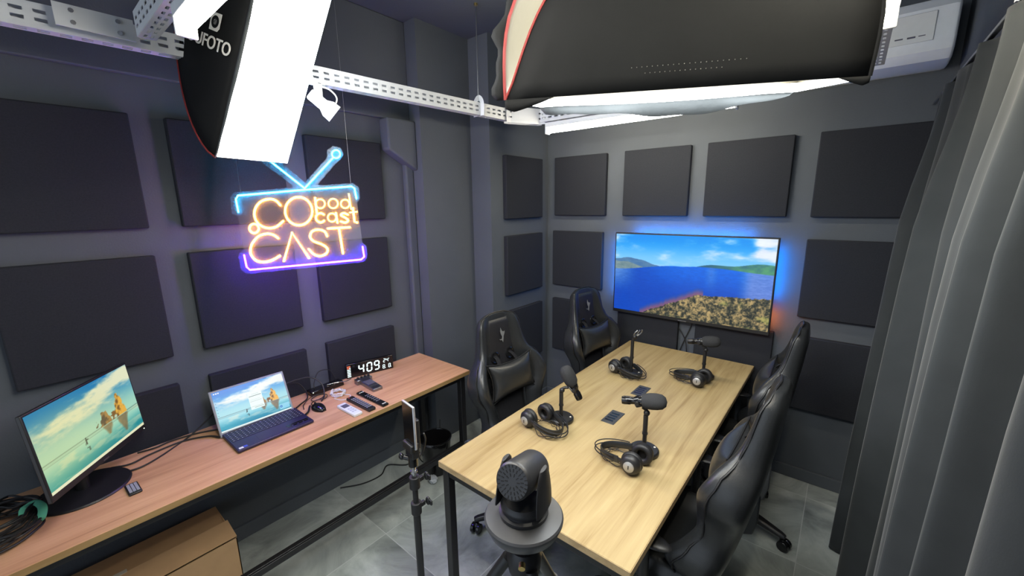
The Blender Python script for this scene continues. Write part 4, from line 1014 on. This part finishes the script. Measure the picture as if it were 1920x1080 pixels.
# ---------------------------------------------------------------- softboxes
def softbox(name, label, bl, w, u, W, H, depth, lips, ribs, gap=None, lip_len=.03, bulge=2.3):
    w = Vector(w).normalized(); u = Vector(u); u = (u - w * u.dot(w)).normalized(); n = w.cross(u)
    c0 = Vector(bl) + w * (W / 2) + u * (H / 2)
    t = thing(name, label, 'softbox', Matrix.Translation(c0))
    cs = [(-W / 2, -H / 2), (W / 2, -H / 2), (W / 2, H / 2), (-W / 2, H / 2)]
    S = lambda s: 1 - .86 * s ** bulge
    def P(x, y, s): return (w * x + u * y) * S(s) - n * (depth * s)
    ts = np.linspace(0, 1, 13)
    out = []
    for i in range(4):
        a, c = cs[i], cs[(i + 1) % 4]
        rows = []
        for s in ts:
            k1 = 1.0
            k0 = 0.0
            if gap and gap[0] == i:
                k1 = 1 - gap[1] * (min(1, s * 1.6)) ** .8
            if gap and (gap[0] + 1) % 4 == i:
                k0 = 0
            rows.append([P(a[0] + (c[0] - a[0]) * k, a[1] + (c[1] - a[1]) * k, s) for k in np.linspace(k0, k1, 13)])
        if gap and gap[0] == i:    # red binding on the loose edge
            b = MB(); b.tube([r[-1] for r in rows], .003, n=6); b.build('binding', M['red'], t)
        b = MB(); b.grid(rows)
        # make every normal point outwards so that the lining lies inside
        me_c = Vector((0, 0, 0)) - n * depth * .4
        o = b.build('side_panel', [M['soft_black'], M['soft_lining']], t, ang=180)
        f = o.data.polygons[len(o.data.polygons) // 2]
        if (f.center - me_c).dot(f.normal) < 0: o.data.flip_normals()
        md = o.modifiers.new('solid', 'SOLIDIFY'); md.thickness = .003; md.offset = -1; md.material_offset = 1; md.material_offset_rim = 0
        out.append((i, a, c))
        # red rib seam on each ridge
        b = MB(); b.tube([P(a[0], a[1], s) * 1.0 for s in ts], .0038, n=6); b.build('rib', M['red'] if i in ribs else M['soft_black'], t)
    # diffuser, slightly set back from the rim
    rows = [[P(x * W / 2 * .99, y * H / 2 * .99, 0) + n * (.004 + .012 * (1 - x * x) * (1 - y * y)) for x in np.linspace(-1, 1, 9)] for y in np.linspace(-1, 1, 9)]
    b = MB(); b.grid(rows); b.build('diffuser', M['e_soft'], t, ang=180)
    # hem round the rim
    for i in lips:
        a, c = cs[i], cs[(i + 1) % 4]; rows = [[], [], []]
        out_d = (w * (a[0] + c[0]) + u * (a[1] + c[1])).normalized()
        L = ((c[0] - a[0]) ** 2 + (c[1] - a[1]) ** 2) ** .5
        for k in np.linspace(0, 1, 41):
            p = P(a[0] + (c[0] - a[0]) * k, a[1] + (c[1] - a[1]) * k, 0); e_ = math.sin(PI * k) ** .35
            wv = (.0045 * math.sin(k * L * 13 + 2) + .0015 * math.sin(k * L * 37 + 1)) * lip_len / .026
            rows[0].append(p + out_d * .002); rows[1].append(p + n * lip_len * .55 * e_ + out_d * (.006 + wv * .4)); rows[2].append(p + n * (lip_len * e_ + wv) + out_d * (.006 + wv))
        b = MB(); b.grid(rows); b.build('hem', M['lip'], t, solid=.002, ang=180)
    # speed ring and lamp head
    mz = zframe(-n * depth, n)
    b = MB(); b.torus(mz @ Vector((0, 0, 0)), n, min(W, H) * .10, .010, 28, 8); b.build('speed_ring', M['alu'], t)
    b = MB(); b.lathe([(.0001, -.13), (.035, -.13), (.042, -.12), (.045, .0), (.0001, .0)], mz, 28); b.build('lamp_head', M['plastic'], t)
    return t, P, w, u, n, cs

w_, u_, n_ = eul(R_(38.5), R_(-23.9), R_(2.8))
tL, P, w, u, n, cs = softbox('softbox', 'tall bright softbox at upper left with black logo side, in front of the desk wall', (.318, -2.655, 1.908 + .175), w_, u_, .465, .84, .40, (3,), (0,), lip_len=.016, bulge=1.5)
# print on its left side panel (corner 3 -> corner 0)
def side_pt(k, s):
    a, c = cs[3], cs[0]; return P(a[0] + (c[0] - a[0]) * k, a[1] + (c[1] - a[1]) * k, s)
def side_frame(k, s):
    p = side_pt(k, s); dx = (side_pt(k, s - .02) - side_pt(k, s + .02)).normalized(); dy = (side_pt(k - .02, s) - side_pt(k + .02, s)).normalized()
    nz = dx.cross(dy).normalized()
    return frame(p + nz * .004, dx, dy)
LK, LS = .50, .33
fm = side_frame(LK, LS)
tx = text_mesh('logo_text', 'SOUFOTO', .062, fm @ Matrix.Translation((-.016, -.046, .002)), M['dot'], tL, bold=.0006)
b = MB()
ring = [(.034 * math.cos(a) if abs(math.cos(a)) < .8 else .034 * math.copysign(.8, math.cos(a)), .034 * math.sin(a)) for a in np.linspace(0, 2 * PI, 32, endpoint=False)]
lm = fm @ Matrix.Translation((.016, .027, .002))
b.prism([(-.028, -.03), (.020, -.03), (.030, -.018), (.030, .030), (-.018, .030), (-.030, .016)], lm, .0008); b.build('logo_mark', M['dot'], tL, smooth=False)
b = MB(); b.lathe([(.010, .0008), (.021, .0008), (.021, .0016), (.010, .0016), (.010, .0008)], lm, 28); b.build('logo_mark', M['soft_black'], tL, smooth=False)

e_ = Vector((.916, .400, -.018)).normalized(); p_ = Vector((-e_.y, e_.x, 0)).normalized(); q_ = (p_ + Vector((0, 0, .175))).normalized()
NL = Vector((1.495, -2.357, 1.972 + .175))
HR = .40
tR, P2, w, u, n, cs2 = softbox('softbox', 'large black softbox overhead at upper right with a lit lower edge', NL + q_ * HR, e_, -q_, .751, HR, .42, (0,), (3,), gap=(2, .13), lip_len=.045, bulge=3.4)
# dark corner hems that cover both ends of the near edge
for ka, kb, drop in ((1.0, .84, .034), (0.0, .07, .020)):
    rows = [[], [], []]
    a, c = cs2[2], cs2[3]
    for j in range(17):
        s_ = j / 16; k = ka + (kb - ka) * s_; p = P2(a[0] + (c[0] - a[0]) * k, a[1] + (c[1] - a[1]) * k, 0); e1 = (1 - s_) ** .8 * (.6 + .4 * min(1, s_ * 5))
        rows[0].append(p + u * .003); rows[1].append(p + u * .004 + n * drop * .5 * e1); rows[2].append(p + u * .003 + n * drop * e1)
    b = MB(); b.grid(rows); b.build('corner_hem', M['soft_black'], tR, solid=.002, ang=180)
# loose black flap at its left ridge
rows = [[], [], []]
for s in np.linspace(0, .8, 25):
    p = P2(cs2[3][0], cs2[3][1], s); o_ = (p - (-n * .42 * s)); o_.normalize()
    wv = .006 * math.sin(s * 23) + .004 * math.sin(s * 41)
    rows[0].append(p); rows[1].append(p - w * (.012 + wv) + n * .0); rows[2].append(p - w * (.026 + wv * 1.4) - u * .008)
b = MB(); b.grid(rows); b.build('loose_flap', M['soft_black'], tR, solid=.002, ang=180)
# needle holes along the near panel; leaking light painted as pale grey dots
rs = random.Random(5)
for row_s, k0, k1, cnt in ((.115, .30, .62, 22), (.085, .36, .58, 16)):
    b = MB()
    for j in range(cnt):
        k = k0 + (k1 - k0) * j / cnt; a, c = cs2[2], cs2[3]
        p = P2(a[0] + (c[0] - a[0]) * k, a[1] + (c[1] - a[1]) * k, row_s); b.ell(p + u * .001, .0011, .0011, .0011, n=6, k=4)
    b.build('needle_hole_light', M['pinhole_light'], tR)

# ---------------------------------------------------------------- perforated cable tray
def strip(b, m, L, H, rows, t=.0022, pitch=.05, sl=.028, sh=.011):
    b_ = lambda x0, y0, x1, y1: b.box(((x0 + x1) / 2, (y0 + y1) / 2, 0), (x1 - x0, y1 - y0, t), m)
    ys = [H * (i + 1) / (rows + 1) for i in range(rows)]
    edges = [0] + [v for y in ys for v in (y - sh / 2, y + sh / 2)] + [H]
    for i in range(0, len(edges), 2): b_(0, edges[i], L, edges[i + 1])
    nn = int(L / pitch); off = (L - nn * pitch) / 2
    for y in ys:
        x = 0
        for k in range(nn + 1):
            x1 = off + k * pitch + (pitch - sl) / 2 if k < nn else L
            b_(x, y - sh / 2, x1, y + sh / 2)
            x = x1 + sl
def tray(p0, p1, label, w=.048, h=.075):
    p0, p1 = Vector(p0), Vector(p1); d = p1 - p0; L = d.length
    t = thing('cable_tray', label, 'cable tray', frame(p0, d, None, (0, 0, 1)), 'perforated trays hung from the ceiling')
    for q in (-1, 1):
        b = MB(); strip(b, Matrix.Translation((0, q * w / 2, 0)) @ Matrix.Rotation(PI / 2, 4, 'X'), L, h, 2); b.build('side_rail', M['galv'], t, smooth=False)
    b = MB(); strip(b, Matrix.Translation((0, -w / 2, 0)), L, w, 2, sh=.009); b.build('bottom_plate', M['galv'], t, smooth=False)
    return t
ZT = 2.465
tray((.252, -.88, ZT), (.052, -3.55, ZT), 'long white perforated cable tray running along the left wall above the neon sign')
tray((.39, -.655, ZT), (2.12, -.60, ZT), 'white perforated cable tray along the television wall under the ceiling')
tray((2.22, -2.785, ZT), (.262, -2.785, ZT), 'perforated cable tray crossing the room above the camera, meeting the left tray')
tray((2.195, -.68, ZT), (2.195, -2.755, ZT), 'perforated cable tray on the right above the large black softbox')
t = thing('tray_corner', 'plain white corner piece joining two cable trays in the room corner', 'tray corner', (.0, 0, ZT))
for off in (-.026, .026):
    b = MB(); dd = Vector((.390 - .265, -.655 + .88, 0)).normalized(); sd = Vector((-dd.y, dd.x, 0)) * off
    b.tube([Vector((.262, -.90, .037)) + sd, Vector((.268, -.86, .037)) + sd, Vector((.375, -.665, .037)) + sd, Vector((.41, -.654, .037)) + sd], .01, n=4, flat=(.0015, .052)); b.build('side_plate', M['galv'], t, smooth=False)
b = MB(); b.prism([(.238, -.88), (.29, -.88), (.395, -.68), (.40, -.63), (.355, -.64)], I4, .002); b.build('bottom_plate', M['galv'], t, smooth=False)
for p in ((.268, -.862), (.372, -.672)):
    for z in (.02, .055):
        b = MB(); b.cyl((p[0] + .025, p[1] - .016, z), (p[0] + .032, p[1] - .020, z), .006, n=10); b.build('bolt', M['chrome'], t)
t = thing('tray_splice', 'bolted metal splice plate on the left cable tray near the top left corner', 'bracket', (.155, -2.90, ZT))
b = MB(); b.span((.027, -.09, .004), (.030, .10, .072)); b.build('plate', M['galv'], t)
for y in (-.05, .06):
    for z in (.02, .055):
        b = MB(); b.cyl((.030, y, z), (.036, y, z), .007, n=8); b.build('bolt', M['chrome'], t)
t = thing('hanger_rod', 'thin metal rod hanging the left cable tray from the ceiling', 'hanger rod', (.240, -1.14, 0))
b = MB(); b.cyl((0, 0, 2.55), (0, 0, CZ), .0035); b.build('rod', M['alu'], t)
b = MB(); b.cyl((0, 0, CZ - .012), (0, 0, CZ), .011, n=16); b.build('ceiling_anchor', M['brass'], t)
b = MB(); b.tube(spline([(-.030, 0, 2.46), (-.031, 0, 2.54), (0, 0, 2.572), (.031, 0, 2.54), (.031, 0, 2.46)], 6), .01, flat=(.0018, .016)); b.build('clip', M['galv'], t, ang=60)

# ---------------------------------------------------------------- fluorescent tubes
def tube_light(p0, p1, label, mt='e_tube', up=(0, 0, 1)):
    p0, p1 = Vector(p0), Vector(p1); d = p1 - p0; L = d.length
    t = thing('tube_light', label, 'tube light', frame(p0, d, None, up), 'tube lights under the cable trays')
    b = MB(); b.span((0, -.026, .022), (L, .026, .054)); b.build('housing', M['white'], t, bevel=.003)
    for x0 in (0, L - .03):
        b = MB(); b.span((x0, -.024, -.024), (x0 + .012 if x0 == 0 else x0 + .03, .024, .03)) if False else b.span((x0 if x0 == 0 else x0 + .018, -.026, -.024), (x0 + .012 if x0 == 0 else x0 + .03, .026, .026)); b.build('end_cap', M['white'], t, bevel=.003)
    b = MB(); b.cyl((.012, 0, 0), (L - .012, 0, 0), .0165, n=20); b.build('tube', M[mt], t)
    return t
tube_light((.43, -.64, 2.405), (1.65, -.61, 2.405), 'lit tube light under the tray on the television wall')
tube_light((.695, -2.785, 2.385), (1.90, -2.785, 2.385), 'lit tube light at the top left in front of the logo softbox', 'e_tube_near')
tube_light((2.195, -1.53, 2.385), (2.195, -2.73, 2.385), 'lit tube light at the top right beside the air conditioner')

# ---------------------------------------------------------------- spotlight under the left tray
t = thing('spotlight', 'small white spotlight clamped under the left cable tray by the neon sign', 'spotlight', (.20, -2.175, ZT - .002))
b = MB(); b.span((-.02, -.03, -.012), (.02, .03, 0)); b.span((.012, -.01, -.075), (.020, .012, -.005)); b.span((-.020, -.01, -.075), (-.012, .012, -.005)); b.build('bracket', M['white'], t, bevel=.002)
dv_ = Vector((.25, .72, -.62)).normalized(); m = zframe((0, -.01, -.075), dv_)
b = MB(); b.lathe([(.0001, -.035), (.022, -.035), (.026, -.028), (.027, .035), (.042, .060), (.044, .095), (.040, .095), (.036, .062), (.0001, .050)], m, 32); b.build('shade', M['offwhite'], t)
b = MB(); b.tube(spline([(.015, -.0, -.02), (.03, .04, -.03), (.035, .07, -.06), (.02, .065, -.09), (.005, .03, -.085), (0, .0, -.07)], 8), .0035); b.build('cable', M['white_cable'], t)

# ---------------------------------------------------------------- neon sign
STROKES = {"letter": [[[-0.0901, 0.1284], [-0.1088, 0.1539], [-0.1384, 0.1644], [-0.1773, 0.1577], [-0.2085, 0.133], [-0.2246, 0.0984], [-0.2226, 0.0604], [-0.204, 0.0309], [-0.1702, 0.0145], [-0.128, 0.0164], [-0.0878, 0.0435]], [[0.0666, 0.083], [0.0625, 0.066], [0.055, 0.0503], [0.0443, 0.0367], [0.0311, 0.0258], [0.0162, 0.0185], [0.0002, 0.0149], [-0.0159, 0.0154], [-0.0311, 0.0199], [-0.0448, 0.0281], [-0.0561, 0.0396], [-0.0645, 0.0538], [-0.0695, 0.0698], [-0.0709, 0.0867], [-0.0685, 0.1038], [-0.0627, 0.1201], [-0.0535, 0.1346], [-0.0417, 0.1468], [-0.0277, 0.1558], [-0.0123, 0.1613], [0.0036, 0.1629], [0.0193, 0.1606], [0.0338, 0.1544], [0.0465, 0.1447], [0.0565, 0.132], [0.0635, 0.1169], [0.0669, 0.1003], [0.0666, 0.083]], [[-0.126, -0.0445], [-0.1478, -0.0246], [-0.1801, -0.0155], [-0.2212, -0.0248], [-0.2557, -0.0561], [-0.2728, -0.0915], [-0.2708, -0.1252], [-0.2505, -0.1536], [-0.2098, -0.164], [-0.1662, -0.1551], [-0.1313, -0.1384]], [[-0.1147, -0.1681], [-0.0523, -0.022], [0.0149, -0.1643]], [[0.1246, -0.0565], [0.1147, -0.0307], [0.084, -0.0173], [0.0507, -0.0245], [0.0365, -0.0516], [0.0512, -0.0771], [0.0919, -0.0986], [0.1164, -0.1239], [0.1074, -0.1496], [0.0734, -0.1598], [0.0424, -0.1467], [0.0208, -0.1179]], [[0.1345, -0.0161], [0.2483, -0.0195]], [[0.1919, -0.0216], [0.1943, -0.1571]], [[-0.2152, 0.0159], [-0.2176, 0.0082], [-0.2222, 0.0016], [-0.2284, -0.0032], [-0.2357, -0.0057], [-0.2432, -0.0056], [-0.2501, -0.003], [-0.2556, 0.0019], [-0.2593, 0.0086], [-0.2606, 0.0162], [-0.2594, 0.0241], [-0.2559, 0.0312], [-0.2504, 0.037], [-0.2436, 0.0407], [-0.2362, 0.0419], [-0.2289, 0.0406], [-0.2225, 0.0368], [-0.2179, 0.031], [-0.2153, 0.0237], [-0.2152, 0.0159]], [[0.1364, 0.1172], [0.1342, 0.1096], [0.1297, 0.1029], [0.1234, 0.0981], [0.116, 0.0955], [0.1082, 0.0956], [0.1011, 0.0982], [0.0952, 0.103], [0.0913, 0.1097], [0.0897, 0.1174], [0.0907, 0.1252], [0.0941, 0.1324], [0.0996, 0.1382], [0.1065, 0.142], [0.1142, 0.1433], [0.1217, 0.142], [0.1283, 0.1382], [0.1333, 0.1324], [0.1361, 0.1251], [0.1364, 0.1172]], [[0.0909, 0.1519], [0.0884, 0.07]], [[0.2034, 0.1129], [0.2011, 0.1049], [0.1965, 0.0981], [0.1899, 0.093], [0.1822, 0.0904], [0.1742, 0.0904], [0.1667, 0.0931], [0.1606, 0.0982], [0.1565, 0.1051], [0.1549, 0.113], [0.1558, 0.1211], [0.1594, 0.1286], [0.165, 0.1346], [0.1722, 0.1385], [0.1801, 0.1398], [0.188, 0.1384], [0.1948, 0.1346], [0.2001, 0.1285], [0.203, 0.121], [0.2034, 0.1129]], [[0.2633, 0.1061], [0.2613, 0.0989], [0.257, 0.0926], [0.2511, 0.088], [0.244, 0.0856], [0.2366, 0.0856], [0.2298, 0.0881], [0.2241, 0.0927], [0.2203, 0.099], [0.2188, 0.1063], [0.2196, 0.1137], [0.2228, 0.1206], [0.228, 0.1261], [0.2346, 0.1296], [0.2418, 0.1308], [0.249, 0.1296], [0.2554, 0.126], [0.2602, 0.1205], [0.2629, 0.1136], [0.2633, 0.1061]], [[0.2671, 0.1589], [0.2688, 0.0775]], [[0.1226, 0.0605], [0.1161, 0.0661], [0.108, 0.0689], [0.0994, 0.0685], [0.0913, 0.0649], [0.085, 0.0586], [0.0812, 0.0504], [0.0805, 0.0415], [0.0829, 0.0331], [0.0881, 0.0262], [0.0955, 0.0218], [0.1041, 0.0206], [0.1126, 0.0226], [0.1199, 0.0277]], [[0.1845, 0.039], [0.1825, 0.0319], [0.1784, 0.0258], [0.1726, 0.0213], [0.1658, 0.019], [0.1587, 0.0191], [0.1521, 0.0215], [0.1466, 0.026], [0.143, 0.0322], [0.1416, 0.0392], [0.1424, 0.0465], [0.1456, 0.0531], [0.1506, 0.0585], [0.1569, 0.0619], [0.164, 0.0631], [0.1709, 0.0618], [0.177, 0.0583], [0.1816, 0.0529], [0.1842, 0.0462], [0.1845, 0.039]], [[0.1867, 0.0633], [0.1877, 0.011]], [[0.2474, 0.0496], [0.2267, 0.0589], [0.2112, 0.0499], [0.2312, 0.0347], [0.2453, 0.0184], [0.2281, 0.008], [0.2058, 0.0161]], [[0.2788, 0.0825], [0.2779, 0.0094], [0.2904, 0.0029]], [[0.2588, 0.0598], [0.2968, 0.0608]]], "cyan": [[[-0.3022, 0.1104], [-0.3042, 0.1772], [-0.2912, 0.1953], [0.044, 0.1994], [0.286, 0.1983], [0.3007, 0.1869], [0.304, 0.1322]], [[0.0449, 0.2066], [-0.1926, 0.4469]], [[0.0449, 0.2066], [0.2132, 0.3581]], [[0.2502, 0.3725], [0.2483, 0.3657], [0.2443, 0.3599], [0.2386, 0.3555], [0.2319, 0.3532], [0.225, 0.3531], [0.2184, 0.3553], [0.2131, 0.3595], [0.2095, 0.3653], [0.2081, 0.372], [0.2089, 0.379], [0.2119, 0.3854], [0.2168, 0.3905], [0.223, 0.3939], [0.2299, 0.3951], [0.2368, 0.3941], [0.2428, 0.3909], [0.2473, 0.3858], [0.2499, 0.3795], [0.2502, 0.3725]], [[-0.1839, 0.46], [-0.186, 0.4535], [-0.19, 0.4478], [-0.1955, 0.4436], [-0.2019, 0.4413], [-0.2085, 0.4412], [-0.2146, 0.4433], [-0.2195, 0.4473], [-0.2227, 0.4529], [-0.2239, 0.4594], [-0.2229, 0.466], [-0.2198, 0.4722], [-0.215, 0.4772], [-0.209, 0.4805], [-0.2024, 0.4817], [-0.196, 0.4807], [-0.1904, 0.4776], [-0.1863, 0.4728], [-0.184, 0.4667], [-0.1839, 0.46]]], "blue": [[[-0.308, -0.1176], [-0.3051, -0.1816], [-0.2908, -0.1983], [0.2857, -0.2007], [0.3036, -0.187], [0.3022, -0.1313]]]}
PLATES = {"main": [[-0.3351, 0.187], [-0.3106, 0.2147], [-0.0235, 0.2179], [0.1099, 0.2185], [0.2954, 0.2173], [0.3216, 0.1932], [0.3199, 0.1308], [0.3017, 0.1117], [0.3017, -0.1083], [0.3217, -0.1295], [0.3162, -0.1946], [0.2916, -0.2153], [-0.3162, -0.2182], [-0.3403, -0.1929], [-0.3416, -0.1104], [-0.3104, -0.0876], [-0.3114, 0.086], [-0.3385, 0.1087]], "r": [[0.0457, 0.2396], [0.1771, 0.3629], [0.1818, 0.4014], [0.2158, 0.4216], [0.2533, 0.4105], [0.2646, 0.3743], [0.2345, 0.3409], [0.2152, 0.3281], [0.1127, 0.2299], [0.1097, 0.2171], [0.0461, 0.2151]], "l": [[0.0457, 0.2396], [-0.1605, 0.4598], [-0.1593, 0.4905], [-0.1937, 0.5064], [-0.2292, 0.4917], [-0.2409, 0.4584], [-0.2225, 0.4263], [-0.0216, 0.2321], [-0.0237, 0.2165], [0.0448, 0.2159]]}
sc_ = .96
w_, u_, n_ = eul(R_(-42.58), R_(6.525), R_(3.93))
t = thing('neon_sign', 'glowing neon sign shaped like a television reading CO CAST podcast on the left', 'neon sign', frame((-.0086, -2.231, 1.791), w_, u_))
for nm, poly in PLATES.items():
    b = MB(); b.prism([(x * sc_, y * sc_) for x, y in poly], Matrix.Translation((0, 0, -.0135 - .0006 * 'mrl'.index(nm[0]) * 8)), .004); b.build('acrylic_plate', M['acrylic'] if nm == 'main' else M['acrylic_thin'], t, smooth=False)
for nm, ss_ in STROKES.items():
    for pts in ss_:
        P3 = [Vector((x * sc_, y * sc_, 0)) for x, y in pts]
        straight = len(P3) <= 3 or nm != 'letter'
        closed = (P3[0] - P3[-1]).length < .002
        small = nm == 'letter' and all((p.x > .085 and p.y > .015) for p in P3)
        r = .0034 if small else (.0054 if nm == 'letter' else .0042)
        if closed: P3 = P3[:-1]
        path = P3 if straight else spline(P3, 5, closed=closed)
        b = MB(); b.tube(path, r, n=8, closed=closed)
        for p in ([] if closed else (path[0], path[-1])): b.ell(p, r, r, r, n=8, k=6)
        if straight and not closed:
            for p in path[1:-1]: b.ell(p, r, r, r, n=8, k=6)
        o = b.build({'letter': 'neon_letter', 'cyan': 'neon_frame', 'blue': 'neon_frame'}[nm], M[{'letter': 'e_letter', 'cyan': 'e_cyan', 'blue': 'e_blue'}[nm]], t)
inv = t.matrix_world.inverted()
for x in (-.27, .27):
    a = Vector((x, .20, -.012)); top = t.matrix_world @ a; top.z = CZ
    b = MB(); b.tube([a, inv @ top], .0008, n=5); b.build('hanging_wire', M['alu'], t)

# ---------------------------------------------------------------- air conditioner
t = thing('air_conditioner', 'white split air conditioner high on the back wall at upper right', 'air conditioner', (2.05, 0, 2.545))
prof = [(0, 0), (-.10, -.002), (-.19, .012), (-.225, .05), (-.232, .10), (-.230, .24), (-.20, .285), (0, .29)]
rg = []
for x, s in ((-.42, .93), (-.415, .975), (-.40, 1), (.40, 1), (.415, .975), (.42, .93)):
    rg.append([Vector((x, y * s, .145 + (z - .145) * s)) for y, z in prof])
b = MB(); b.rings(rg); b.build('body', M['ac_white'], t, bevel=.006, ang=30)
b = MB(); b.box((-.05, -.113, .004), (.62, .085, .008), Matrix.Rotation(R_(-4), 4, 'X')); b.build('louvre', M['white'], t, bevel=.003)
b = MB(); b.span((-.38, -.2355, .095), (.34, -.230, .225)); b.build('front_panel', M['white'], t, bevel=.004)
b = MB(); b.span((.20, -.2365, .12), (.23, -.2354, .126)); b.span((.245, -.2365, .118), (.275, -.2354, .126)); b.span((.285, -.2365, .121), (.31, -.2354, .125)); b.build('panel_print', M['lcd'], t)
b = MB(); b.span((.02, -.170, -.004), (.09, -.158, .014)); b.build('bottom_mark', M['lcd'], t)

# ---------------------------------------------------------------- curtain and rail
ys = np.linspace(-.17, -3.0, 420)
def fold(y, z):
    q = -(y + .17); zz = z / 2.37
    k = 1 - .62 * sm(.72, 1.0, np.float64(zz))
    a = .020 * math.sin(2 * PI * q / .115 + .6 * math.sin(q * 5)) + .066 * math.sin(2 * PI * q / .29 + .8 * math.sin(q * 2.2) + 1.2) + .014 * math.sin(2 * PI * q / .62 + .4)
    a += .010 * math.sin(2 * PI * q / .07) * (1 - zz) * .4
    hang = -.035 * (1 - zz) ** 1.3
    return 2.462 + hang + a * float(k) * (1.0 + .15 * (1 - zz)) + .006 * math.sin(5 * zz + q * 9)
zs = [.012, .05, .2, .4, .6, .85, 1.1, 1.35, 1.6, 1.8, 1.95, 2.08, 2.18, 2.26, 2.32, 2.362]
rows = [[Vector((fold(y, z), y + .012 * math.sin(2 * PI * y / .135 + z), z)) for y in ys] for z in zs]
b = MB(); b.grid(rows); tag(b.build('curtain', M['curtain'], None, solid=.004, ang=180), 'long charcoal curtain hanging in deep folds along the right side', 'curtain')
t = thing('curtain_rail', 'thin pale curtain rail along the top of the charcoal curtain', 'curtain rail', (2.452, 0, 2.372))
b = MB(); b.span((-.007, -3.1, 0), (.007, -.03, .012)); b.build('rail', M['alu'], t, bevel=.002)
b = MB(); b.span((-.013, -1.50, .002), (.0, -1.485, .03)); b.build('rail_clip', M['white'], t)
